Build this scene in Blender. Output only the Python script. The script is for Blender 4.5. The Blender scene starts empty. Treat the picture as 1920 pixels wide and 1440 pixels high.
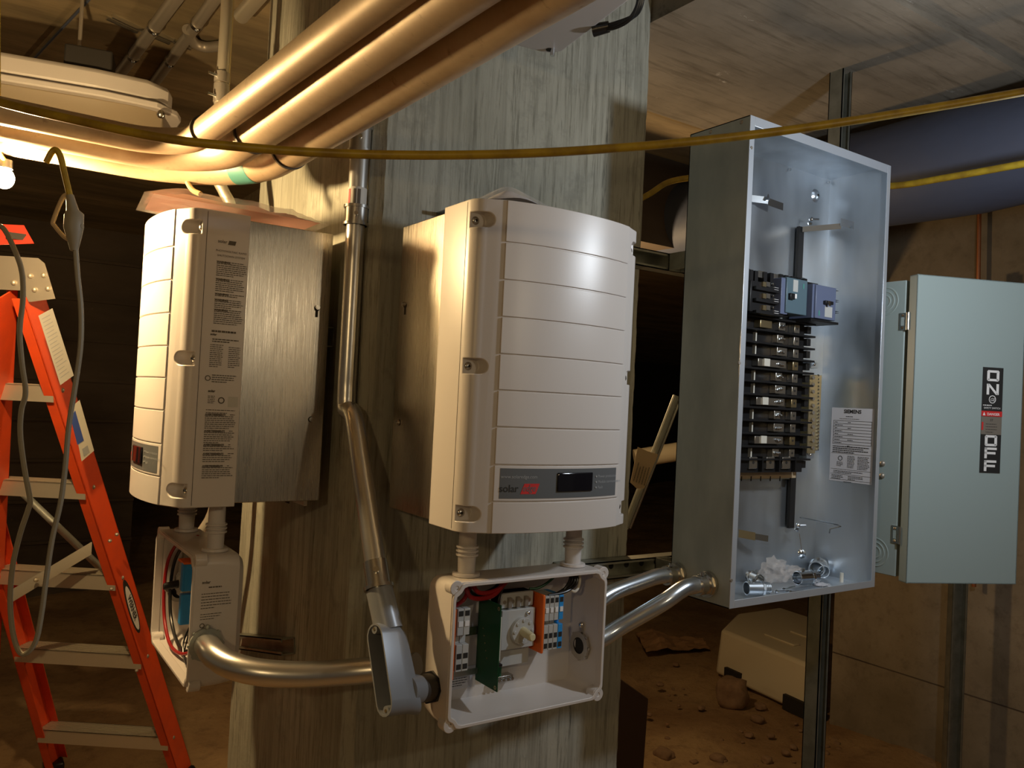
import bpy, bmesh, math, random
from mathutils import Vector, Matrix, noise
R = math.radians
random.seed(7)
sc = bpy.context.scene
col = sc.collection

# ------------------------------------------------------------------ camera
F, PIT, ROL, YAW = 1523.4, .0225, .0495, .5985
CAM = Vector((-.6348, -1.4261, .0047))
_s, _c = math.sin(YAW), math.cos(YAW)
fwd = Vector((_s*math.cos(PIT), _c*math.cos(PIT), math.sin(PIT)))
rgt = Vector((_c, -_s, 0)); upv = rgt.cross(fwd)
cd = bpy.data.cameras.new('camera'); cam = bpy.data.objects.new('camera', cd); col.objects.link(cam)
cd.sensor_fit = 'HORIZONTAL'; cd.sensor_width = 36; cd.lens = F/1920*36; cd.clip_start = .02
cr, sr = math.cos(ROL), math.sin(ROL)
ax = rgt*cr + upv*sr; ay = upv*cr - rgt*sr
m = Matrix((ax, ay, -fwd)).transposed().to_4x4(); m.translation = CAM
cam.matrix_world = m
sc.camera = cam

def ray(u, v):
    a, b = u-960, v-720
    return fwd + rgt*((cr*a+sr*b)/F) - upv*((-sr*a+cr*b)/F)
def P(u, v, axis, val):            # a point of a real plane seen at a spot of the photo
    d = ray(u, v); i = 'XYZ'.index(axis)
    return CAM + d*((val-CAM[i])/d[i])
def D(u, v, t): return CAM + ray(u, v)*t

# ------------------------------------------------------------------ world, light, exposure
w = bpy.data.worlds.new('world'); sc.world = w; w.use_nodes = True
w.node_tree.nodes['Background'].inputs[0].default_value = (.9, .72, .52, 1)
w.node_tree.nodes['Background'].inputs[1].default_value = .05
sc.view_settings.view_transform = 'Standard'; sc.view_settings.look = 'None'
sc.view_settings.gamma = 1; sc.view_settings.use_curve_mapping = False
sc.view_settings.exposure = .12
WARM = (1, .69, .33); COOL = (.86, .93, 1); DIMW = (1, .76, .46)
def lamp(name, loc, power, color, rad):
    l = bpy.data.lights.new(name, 'POINT'); l.energy = power; l.color = color; l.shadow_soft_size = rad
    o = bpy.data.objects.new(name, l); o.location = loc; col.objects.link(o); return o
L1 = (-.583, .357, .374)
lamp('work_lamp_right', (.84, -.95, .41), 14, COOL, .03)
lamp('work_lamp_aisle', (.35, -1.8, .335), 5, (1, .82, .56), .03)
lamp('work_lamp_behind', (-1.5, -1.7, .36), 11, WARM, .04)
lamp('work_lamp_far', (1.22, 1.0, .25), 19, (1, .66, .32), .04)
lamp('work_lamp_back', (-2.6, 3.6, .5), 10, WARM, .04)

# ------------------------------------------------------------------ mesh helpers
def tag(o, label=None, cat=None, group=None, kind=None):
    if label: o['label'] = label
    if cat: o['category'] = cat
    if group: o['group'] = group
    if kind: o['kind'] = kind
    return o
def empty(name, loc, rz=0, **k):
    o = bpy.data.objects.new(name, None); o.location = loc; o.rotation_euler = (0, 0, rz)
    o.empty_display_size = .05; col.objects.link(o); tag(o, **k); return o

class MB:
    def __init__(s): s.v = []; s.f = []
    def poly(s, pts, faces):
        n = len(s.v); s.v += [Vector(p) for p in pts]; s.f += [[i+n for i in f] for f in faces]; return s
    def box(s, x0, x1, y0, y1, z0, z1, M=None):
        p = [Vector(q) for q in ((x0,y0,z0),(x1,y0,z0),(x1,y1,z0),(x0,y1,z0),(x0,y0,z1),(x1,y0,z1),(x1,y1,z1),(x0,y1,z1))]
        if M: p = [M @ q for q in p]
        return s.poly(p, [(0,3,2,1),(4,5,6,7),(0,1,5,4),(1,2,6,5),(2,3,7,6),(3,0,4,7)])
    def prism(s, pts, vec, hole=None):
        """outline pts (3-D) swept by vec"""
        n = len(pts); vec = Vector(vec); a = [Vector(p) for p in pts]; b = [p+vec for p in a]
        return s.poly(a+b, [list(range(n))[::-1], list(range(n, 2*n))]+[(i, (i+1) % n, n+(i+1) % n, n+i) for i in range(n)])
    def tube(s, pts, r, n=14, cap=True, closed=False, flat=None):
        pts = [Vector(p) for p in pts]; rs = r if isinstance(r, (list, tuple)) else [r]*len(pts)
        rings = []; prev = None; N = len(pts)
        for i, p in enumerate(pts):
            if closed: t = pts[(i+1) % N]-pts[i-1]
            else: t = (pts[min(i+1, N-1)]-pts[max(i-1, 0)])
            t.normalize()
            if prev is None:
                a = Vector((0, 0, 1)) if abs(t.z) < .9 else Vector((1, 0, 0)); u = t.cross(a).normalized()
            else: u = (prev-t*prev.dot(t)).normalized()
            prev = u; w_ = t.cross(u); k = flat or 1
            rings.append([p+(u*math.cos(2*math.pi*j/n)+w_*math.sin(2*math.pi*j/n)*k)*rs[i] for j in range(n)])
        b = len(s.v)
        for q in rings: s.v += q
        for i in range(N if closed else N-1):
            a0 = b+i*n; a1 = b+((i+1) % N)*n
            for j in range(n): s.f.append([a0+j, a0+(j+1) % n, a1+(j+1) % n, a1+j])
        if cap and not closed:
            s.f.append([b+j for j in range(n)][::-1]); s.f.append([b+(N-1)*n+j for j in range(n)])
        return s
    def cyl(s, p0, p1, r0, r1=None, n=20): return s.tube([p0, p1], [r0, r0 if r1 is None else r1], n)
    def ring(s, p0, p1, ro, ri, n=24):
        """a hollow sleeve"""
        p0, p1 = Vector(p0), Vector(p1); t = (p1-p0).normalized(); a = Vector((0,0,1)) if abs(t.z) < .9 else Vector((1,0,0))
        u = t.cross(a).normalized(); w_ = t.cross(u); b = len(s.v)
        for c, r in ((p0, ro), (p1, ro), (p1, ri), (p0, ri)):
            s.v += [c+(u*math.cos(2*math.pi*j/n)+w_*math.sin(2*math.pi*j/n))*r for j in range(n)]
        for k in range(4):
            for j in range(n):
                s.f.append([b+k*n+j, b+k*n+(j+1) % n, b+((k+1) % 4)*n+(j+1) % n, b+((k+1) % 4)*n+j])
        return s
    def ball(s, c, r, n=12, sx=1, sy=1, sz=1):
        c = Vector(c); b = len(s.v); m_ = n//2
        for i in range(m_+1):
            th = math.pi*i/m_
            for j in range(n):
                ph = 2*math.pi*j/n
                s.v.append(c+Vector((r*sx*math.sin(th)*math.cos(ph), r*sy*math.sin(th)*math.sin(ph), r*sz*math.cos(th))))
        for i in range(m_):
            for j in range(n): s.f.append([b+i*n+j, b+(i+1)*n+j, b+(i+1)*n+(j+1) % n, b+i*n+(j+1) % n])
        return s
    def text(s, body, size, o, xd, yd, align='CENTER', bold=0, sx=1.0, shear=0):
        c = bpy.data.curves.new('t', 'FONT'); c.body = body; c.size = size; c.align_x = align; c.offset = bold; c.shear = shear
        c.resolution_u = 3
        ob = bpy.data.objects.new('t', c); me = ob.to_mesh(); o = Vector(o); xd = Vector(xd).normalized(); yd = Vector(yd).normalized()
        s.poly([o+xd*(v.co.x*sx)+yd*v.co.y for v in me.vertices], [list(p.vertices) for p in me.polygons])
        ob.to_mesh_clear(); bpy.data.objects.remove(ob); bpy.data.curves.remove(c); return s
    def build(s, name, mat, parent=None, local=False, bevel=0, smooth=35, seg=2, origin=None, uv=False, recalc=True, **k):
        """verts are world coordinates unless local=True (then in the parent's own frame)"""
        off = Vector((0, 0, 0))
        if not local:
            if parent: off = parent_origin(parent)
            else:
                xs = [v.x for v in s.v]; ys = [v.y for v in s.v]; zs = [v.z for v in s.v]
                off = Vector(origin) if origin else Vector(((min(xs)+max(xs))/2, (min(ys)+max(ys))/2, min(zs)))
        me = bpy.data.meshes.new(name); me.from_pydata([v-off for v in s.v], [], s.f); me.update()
        if recalc:
            bm = bmesh.new(); bm.from_mesh(me); bmesh.ops.recalc_face_normals(bm, faces=bm.faces); bm.to_mesh(me); bm.free()
        if smooth:
            me.shade_smooth(); me.set_sharp_from_angle(angle=R(smooth))
        me.materials.append(mat)
        o = bpy.data.objects.new(name, me); col.objects.link(o)
        if parent: o.parent = parent
        elif not local: o.location = off
        if bevel:
            b = o.modifiers.new('bevel', 'BEVEL'); b.width = bevel; b.segments = seg; b.limit_method = 'ANGLE'; b.angle_limit = R(40)
            b.harden_normals = False
        tag(o, **k)
        return o
def parent_origin(p):
    o = Vector(p.location)
    while p.parent: p = p.parent; o += Vector(p.location)
    return o
def cut(obj, mb):
    """carve mb out of obj for good"""
    c = mb.build('cutter', obj.data.materials[0], local=True, smooth=0)
    md = obj.modifiers.new('cut', 'BOOLEAN'); md.object = c; md.solver = 'EXACT'
    par = obj.parent; obj.parent = None
    bpy.context.view_layer.update(); dg = bpy.context.evaluated_depsgraph_get()
    me = bpy.data.meshes.new_from_object(obj.evaluated_get(dg)); old = obj.data; nm = old.name
    obj.modifiers.clear(); obj.data = me; bpy.data.meshes.remove(old); me.name = nm
    cm = c.data; bpy.data.objects.remove(c); bpy.data.meshes.remove(cm); obj.parent = par
    me.shade_smooth(); me.set_sharp_from_angle(angle=R(35))
def arc(c, r, a0, a1, n, u, w_):
    c = Vector(c); u = Vector(u); w_ = Vector(w_)
    return [c+u*(r*math.cos(R(a0+(a1-a0)*i/n)))+w_*(r*math.sin(R(a0+(a1-a0)*i/n))) for i in range(n+1)]
def spline(pts, n=8):
    pts = [Vector(p) for p in pts]; q = [pts[0]*2-pts[1]]+pts+[pts[-1]*2-pts[-2]]; out = []
    for i in range(1, len(q)-2):
        a, b, c, d = q[i-1:i+3]
        for k in range(n):
            t = k/n
            out.append(.5*((2*b)+(c-a)*t+(2*a-5*b+4*c-d)*t*t+(3*b-a-3*c+d)*t**3))
    return out+[pts[-1]]
def copy_tree(o, parent=None):
    c = o.copy(); col.objects.link(c); c.parent = parent
    for ch in [x for x in bpy.data.objects if x.parent == o]: copy_tree(ch, c)
    return c

# ------------------------------------------------------------------ materials
def mat(name, base, rough=.5, metal=0, **k):
    m = bpy.data.materials.new(name); m.use_nodes = True; b = m.node_tree.nodes['Principled BSDF']
    b.inputs['Base Color'].default_value = (*base, 1); b.inputs['Roughness'].default_value = rough; b.inputs['Metallic'].default_value = metal
    for kk, v in k.items(): b.inputs[kk.replace('_', ' ')].default_value = v
    return m
def nz(m, scale=(1,1,1), size=5, detail=6, rough=.6, lo=.35, hi=.65, c0=None, c1=None, bump=0, dist=.01, rlo=None, rhi=None, kind='noise', coord='Object', mix=None):
    """noise driven colour / roughness / bump laid on a material, one layer per call"""
    nt = m.node_tree; N = nt.nodes; L = nt.links; b = N['Principled BSDF']
    tc = N.new('ShaderNodeTexCoord'); mp = N.new('ShaderNodeMapping'); mp.inputs['Scale'].default_value = scale
    L.new(tc.outputs[coord], mp.inputs[0])
    if kind == 'noise':
        t = N.new('ShaderNodeTexNoise'); t.inputs['Scale'].default_value = size; t.inputs['Detail'].default_value = detail; t.inputs['Roughness'].default_value = rough
        out = t.outputs['Fac']
    elif kind == 'voronoi':
        t = N.new('ShaderNodeTexVoronoi'); t.inputs['Scale'].default_value = size; out = t.outputs['Color']
    L.new(mp.outputs[0], t.inputs['Vector'])
    rp = N.new('ShaderNodeMapRange'); rp.inputs['From Min'].default_value = lo; rp.inputs['From Max'].default_value = hi
    L.new(out, rp.inputs['Value']); fac = rp.outputs[0]
    if c1 is not None:
        mx = N.new('ShaderNodeMix'); mx.data_type = 'RGBA'; L.new(fac, mx.inputs['Factor'])
        bc = b.inputs['Base Color']
        if c0 is not None: mx.inputs[6].default_value = (*c0, 1)
        elif bc.is_linked: L.new(bc.links[0].from_socket, mx.inputs[6])
        else: mx.inputs[6].default_value = bc.default_value
        mx.inputs[7].default_value = (*c1, 1)
        if mix:
            mu = N.new('ShaderNodeMath'); mu.operation = 'MULTIPLY'; mu.inputs[1].default_value = mix; L.new(fac, mu.inputs[0]); L.new(mu.outputs[0], mx.inputs['Factor'])
        L.new(mx.outputs[2], bc)
    if rlo is not None:
        r = N.new('ShaderNodeMapRange'); r.inputs['To Min'].default_value = rlo; r.inputs['To Max'].default_value = rhi; L.new(fac, r.inputs['Value']); L.new(r.outputs[0], b.inputs['Roughness'])
    if bump:
        bp = N.new('ShaderNodeBump'); bp.inputs['Strength'].default_value = bump; bp.inputs['Distance'].default_value = dist
        L.new(out, bp.inputs['Height'])
        if b.inputs['Normal'].is_linked: L.new(b.inputs['Normal'].links[0].from_socket, bp.inputs['Normal'])
        L.new(bp.outputs[0], b.inputs['Normal'])
    return m
M = {}
c = M['column'] = mat('board_formed_concrete', (.40, .40, .33), .88)
nz(c, (1, 1, .4), 3.2, 5, .6, lo=.32, hi=.68, c0=(.30, .295, .235), c1=(.50, .49, .41))
nz(c, (1, 1, .03), 60, 4, .7, lo=.46, hi=.66, c1=(.22, .215, .17), bump=.2, dist=.003, mix=.6)
nz(c, (1, 1, .05), 150, 4, .75, lo=.52, hi=.66, c1=(.15, .145, .11), bump=.35, dist=.003, mix=.65)
nz(c, (1, 1, .10), 34, 5, .75, lo=.61, hi=.70, c1=(.07, .07, .055), mix=.8)
nz(c, (1, 1, 1), 12, 5, .7, lo=.55, hi=.72, c1=(.20, .20, .165), bump=.35, dist=.008, mix=.6)
c = M['ceil'] = mat('soffit_concrete', (.2, .18, .15), .9)
nz(c, (1, 1, 1), 2.5, lo=.35, hi=.65, c0=(.155, .135, .105), c1=(.27, .235, .185))
nz(c, (.09, 1, 1), 40, 5, .7, lo=.5, hi=.7, c1=(.085, .07, .05), bump=.3, dist=.004, mix=.75)
nz(c, (.5, 1, 1), 5.5, 6, .8, lo=.62, hi=.70, c1=(.75, .72, .66), mix=.6)
c = M['ceil2'] = mat('ceiling_concrete', (.2, .16, .1), .9)
nz(c, (.25, 1, 1), 4, lo=.35, hi=.65, c0=(.13, .10, .055), c1=(.31, .235, .13))
nz(c, (.12, 1, 1), 26, 5, .7, lo=.5, hi=.7, c1=(.13, .095, .055), bump=.3, dist=.004, mix=.7)
c = M['wall'] = mat('wall_concrete', (.3, .25, .18), .9)
nz(c, (1, 1, 1), 1.6, lo=.35, hi=.65, c0=(.20, .165, .11), c1=(.33, .28, .21))
nz(c, (1, 1, 1), 20, 6, .7, lo=.5, hi=.75, c1=(.14, .11, .075), bump=.25, dist=.01, mix=.6)
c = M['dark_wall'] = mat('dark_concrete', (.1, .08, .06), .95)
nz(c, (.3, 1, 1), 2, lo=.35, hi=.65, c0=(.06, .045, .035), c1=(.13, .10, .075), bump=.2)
c = M['dirt'] = mat('dirt', (.35, .2, .09), 1)
nz(c, (1, 1, 1), 1.3, 6, .6, lo=.35, hi=.65, c0=(.27, .155, .07), c1=(.48, .32, .16))
nz(c, (1, 1, 1), 14, 8, .7, lo=.5, hi=.75, c1=(.16, .09, .045), bump=.6, dist=.03, mix=.7)
nz(c, (1, 1, 1), 80, 4, .7, bump=.4, dist=.006)
c = M['cover'] = mat('painted_cover', (.66, .62, .59), .33); nz(c, (1,1,1), 420, 2, .5, bump=.05, dist=.0006)
M['coverside'] = c
c = M['brushed'] = mat('brushed_aluminium', (.52, .48, .41), .34, 1)
nz(c, (1, 1, .012), 1100, 2, .5, lo=.3, hi=.7, bump=.22, dist=.0006, rlo=.24, rhi=.36)
c = M['galv'] = mat('galvanised_sheet', (.50, .55, .58), .34, .92)
nz(c, (1, 1, .35), 7, 3, .6, lo=.35, hi=.65, c0=(.52, .57, .62), c1=(.70, .76, .82), rlo=.28, rhi=.44)
c = M['galvmatte'] = mat('galvanised_sheet_outside', (.42, .44, .41), .45, .45)
nz(c, (1, 1, .4), 9, 4, .6, lo=.35, hi=.65, c0=(.34, .36, .33), c1=(.47, .50, .46), rlo=.4, rhi=.55)
c = M['rim'] = mat('sheet_edge', (.72, .78, .86), .32, .6)
c = M['emt'] = mat('steel_conduit', (.66, .65, .62), .3, .95)
c = M['emtblue'] = mat('zinc_conduit', (.70, .76, .82), .24, .95)
c = M['steel'] = mat('fitting_steel', (.60, .58, .54), .25, 1)
c = M['strut'] = mat('strut_zinc', (.36, .38, .33), .4, .8); nz(c, (1,1,1), 20, 3, .6, lo=.35, hi=.65, c0=(.30,.31,.26), c1=(.42,.43,.38))
c = M['pipe'] = mat('dusty_copper', (.55, .40, .25), .5, .3)
nz(c, (1,1,1), 9, 5, .65, lo=.35, hi=.7, c0=(.60, .47, .31), c1=(.44, .31, .19), rlo=.42, rhi=.58)
nz(c, (1,1,1), 45, 4, .7, lo=.62, hi=.74, c1=(.25, .16, .09), mix=.6)
c = M['duct'] = mat('pipe_jacket', (.065, .08, .13), .6); nz(c, (1,1,1), 3, 4, .6, bump=.3, dist=.03)
c = M['orange'] = mat('ladder_fibreglass', (.80, .085, .018), .42); nz(c, (1,1,1), 12, 4, .6, lo=.4, hi=.8, c1=(.55, .07, .03), mix=.6)
M['redcap'] = mat('red_plastic', (.72, .05, .03), .35)
M['alu'] = mat('ladder_aluminium', (.60, .55, .45), .45, .7)
M['bracket'] = mat('ladder_bracket', (.38, .34, .29), .45, .6)
M['grey'] = mat('grey_enamel', (.33, .41, .41), .5)
M['greylb'] = mat('grey_fitting', (.26, .28, .31), .35, .2)
M['black'] = mat('black_plastic', (.012, .012, .013), .38)
M['dark'] = mat('dark_inside', (.02, .017, .014), .8)
M['blackwire'] = mat('black_wire', (.012, .012, .012), .3)
M['redwire'] = mat('red_wire', (.32, .010, .012), .35)
M['greenwire'] = mat('green_wire', (.02, .12, .05), .4)
M['slate'] = mat('breaker_slate', (.10, .16, .20), .35)
M['slate2'] = mat('breaker_side', (.13, .16, .26), .35)
M['lug'] = mat('lug_metal', (.72, .71, .66), .25, .95)
M['brass'] = mat('brass', (.70, .58, .34), .3, .95)
M['whiteplastic'] = mat('white_plastic', (.68, .66, .58), .4)
M['lightgrey'] = mat('light_grey_plastic', (.50, .51, .50), .4)
M['orangeplastic'] = mat('orange_plastic', (.85, .16, .02), .4)
M['blueplastic'] = mat('blue_plastic', (.03, .30, .75), .4)
M['pcb'] = mat('circuit_board', (.005, .065, .02), .3)
M['creamknob'] = mat('cream_plastic', (.68, .62, .38), .4)
M['panelgrey'] = mat('display_panel_grey', (.13, .14, .15), .35)
M['lcd'] = mat('display_glass', (.008, .008, .012), .08)
M['ink'] = mat('black_ink', (.02, .02, .02), .6)
M['inkwarm'] = mat('label_ink', (.11, .095, .075), .7)
M['redink'] = mat('red_ink', (.62, .03, .03), .5)
M['whiteink'] = mat('white_ink', (.85, .85, .85), .5)
M['greyink'] = mat('grey_ink', (.38, .40, .42), .5)
M['paper'] = mat('label_paper', (.62, .62, .66), .6)
M['foil'] = mat('silver_label', (.55, .54, .50), .5)
c = M['yellow'] = mat('yellow_cord', (.4, .27, .02), .45); nz(c, (1,1,1), 30, 4, .6, lo=.4, hi=.7, c0=(.44,.30,.02), c1=(.26,.16,.015))
M['cordgrey'] = mat('grey_cord', (.30, .27, .20), .5)
M['foam'] = mat('foam', (.72, .64, .46), .8)
c = M['stone'] = mat('stone', (.30, .19, .11), .95); nz(c, (1,1,1), 12, 6, .7, lo=.4, hi=.7, c1=(.2,.12,.07), bump=.5)
M['brownpaper'] = mat('brown_paper', (.38, .22, .11), .85)
M['darkwood'] = mat('dark_board', (.07, .035, .018), .8)
M['tagpaper'] = mat('tag_paper', (.55, .42, .26), .8)
M['copper'] = mat('copper_tube', (.62, .25, .12), .35, .9)
M['housing'] = mat('fixture_housing', (.52, .48, .45), .45)
M['lens'] = mat('fixture_lens', (.24, .19, .125), .5)
M['grip'] = mat('steel_wire_rope', (.08, .07, .06), .5, .5)
M['teal'] = mat('teal_tape', (.08, .28, .25), .5)
M['string'] = mat('twine', (.42, .32, .15), .9)
c = M['bag'] = mat('clear_bag', (.82, .76, .72), .12, 0, Alpha=.3)
M['redsheet'] = mat('red_print_sheet', (.66, .34, .28), .5)
M['zinc'] = mat('bright_zinc', (.75, .80, .85), .16, 1)
M['bluelabel'] = mat('blue_label', (.04, .09, .40), .5)
c = M['bulb'] = mat('lamp_glass', (1, .9, .75), .3)
b = c.node_tree.nodes['Principled BSDF']; b.inputs['Emission Color'].default_value = (*WARM, 1); b.inputs['Emission Strength'].default_value = 3000

# ------------------------------------------------------------------ setting
FLO = -1.5
def wavy(x0, x1, y0, y1, z, nx, ny, amp, seed, flat=None):
    mb = MB(); 
    for j in range(ny+1):
        for i in range(nx+1):
            x = x0+(x1-x0)*i/nx; y = y0+(y1-y0)*j/ny
            h = noise.fractal(Vector((x*.9+seed, y*.9, 0)), .9, 2.1, 6)*amp
            mb.v.append(Vector((x, y, z+h)))
    for j in range(ny):
        for i in range(nx):
            a = j*(nx+1)+i; mb.f.append([a, a+1, a+nx+2, a+nx+1])
    return mb
wavy(-5, 17, -3.5, 11, FLO, 360, 240, .055, 3).build('floor', M['dirt'], smooth=180, recalc=False, kind='structure')
MB().box(2.98, 3.25, -3.5, .97, FLO-.3, 1.05).build('wall_right', M['wall'], kind='structure')
mb = MB()
mb.box(2.977, 2.982, -3.5, .97, -1.142, -1.138)
mb.build('trim_1', M['dark_wall'], kind='structure')
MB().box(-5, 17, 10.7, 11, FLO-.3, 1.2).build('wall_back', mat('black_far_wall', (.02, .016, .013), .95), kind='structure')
mb = MB()
mb.box(-5, .5, 5.2, 5.4, FLO-.3, 1.2)
for i in range(9): mb.box(-5, .5, 5.17, 5.2, FLO+.05+i*.29, FLO+.05+i*.29+.02)
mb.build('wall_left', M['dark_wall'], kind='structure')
# ceiling: a deep beam soffit over the column, the slab beyond it
mb = MB(); mb.box(.69, 6, -.415, .43, .93, 1.5); mb.build('ceiling', M['ceil'], kind='structure')
mb = MB(); mb.box(.69, 6, -4, -.415, .946, 1.5); mb.build('ceiling_front', M['ceil'], kind='structure')
mb = MB(); mb.box(.69, 17, .43, 11, .95, 1.5); mb.box(-5, .69, -4, 11, 1.12, 1.5); mb.build('ceiling_back', M['ceil2'], kind='structure')
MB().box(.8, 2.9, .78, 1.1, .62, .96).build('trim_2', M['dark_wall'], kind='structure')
# column with chipped arrises
def column():
    mb = MB(); W_, L_, ch = .692, .755, .020; zs = [FLO-.1+i*.012 for i in range(int((1.13-FLO+.1)/.012)+1)]
    base = [(ch, 0), (W_-.006, 0), (W_, .006), (W_, L_), (ch, L_), (0, L_-ch), (0, ch)]
    n = len(base)
    for k, z in enumerate(zs):
        for i, (x, y) in enumerate(base):
            q = noise.noise(Vector((i*7.3, z*28, 1)))*.0028+noise.noise(Vector((i*3.1, z*6, 4)))*.003
            q = max(q, -.001)
            if i == 1: x -= q*1.4
            elif i == 2: x -= q*1.6
            elif i == 0: x += q
            elif i == 6: y += q
            elif i == 5: y -= q
            elif i == 4: x += q
            mb.v.append(Vector((x, y, z)))
    for k in range(len(zs)-1):
        for i in range(n):
            a = k*n+i; b_ = k*n+(i+1) % n; mb.f.append([a, b_, b_+n, a+n])
    mb.f.append(list(range(n))[::-1]); mb.f.append([(len(zs)-1)*n+i for i in range(n)])
    return mb.build('wall_column', M['column'], smooth=30, kind='structure')
column()

# ------------------------------------------------------------------ inverter units
W, H = .36, .54
prof = [(0, -.164), (0, -.243)] + [(.0+.030*(1-math.cos(R(a))), -.243-.030*math.sin(R(a))) for a in (15, 30, 45, 60, 72)]
prof += [(.045, -.285), (.075, -.2935), (.11, -.300), (.145, -.3035), (.18, -.3045), (.215, -.3035), (.25, -.300), (.285, -.2935), (.315, -.285)]
prof += [(W-.030*(1-math.cos(R(a))), -.243-.030*math.sin(R(a))) for a in (72, 60, 45, 30, 15)] + [(W, -.243), (W, -.164)]
fp = [(.047, -.2856), (.075, -.2935), (.11, -.300), (.145, -.3035), (.18, -.3045), (.215, -.3035), (.25, -.300), (.285, -.2935), (.313, -.2856)]
fp = [(p.x, p.y) for p in spline([(x, y, 0) for x, y in fp], 3)]
def yfront(x):
    for (a, b_), (c_, d_) in zip(fp, fp[1:]):
        if a <= x <= c_: return b_+(d_-b_)*(x-a)/(c_-a)
    return -.2856
def text_lines(mb, o, xd, yd, w_, rows, pitch, h, short=None, start=None):
    """rows of unreadably small print as worn little dashes"""
    o = Vector(o); xd = Vector(xd); yd = Vector(yd); rnd = random.Random(int(abs(o.z*1e4))+rows)
    for r_ in range(rows):
        x = 0; end = w_*(rnd.uniform(.85, 1) if r_ < rows-1 else rnd.uniform(.4, .8))
        if start and r_ == 0: x = start
        while x < end:
            l = min(rnd.uniform(.002, .007), end-x)
            a = o+xd*x-yd*(r_*pitch); b_ = a+xd*l
            mb.poly([a, b_, b_-yd*h, a-yd*h], [(0, 1, 2, 3)]); x += l+.0009
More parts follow.
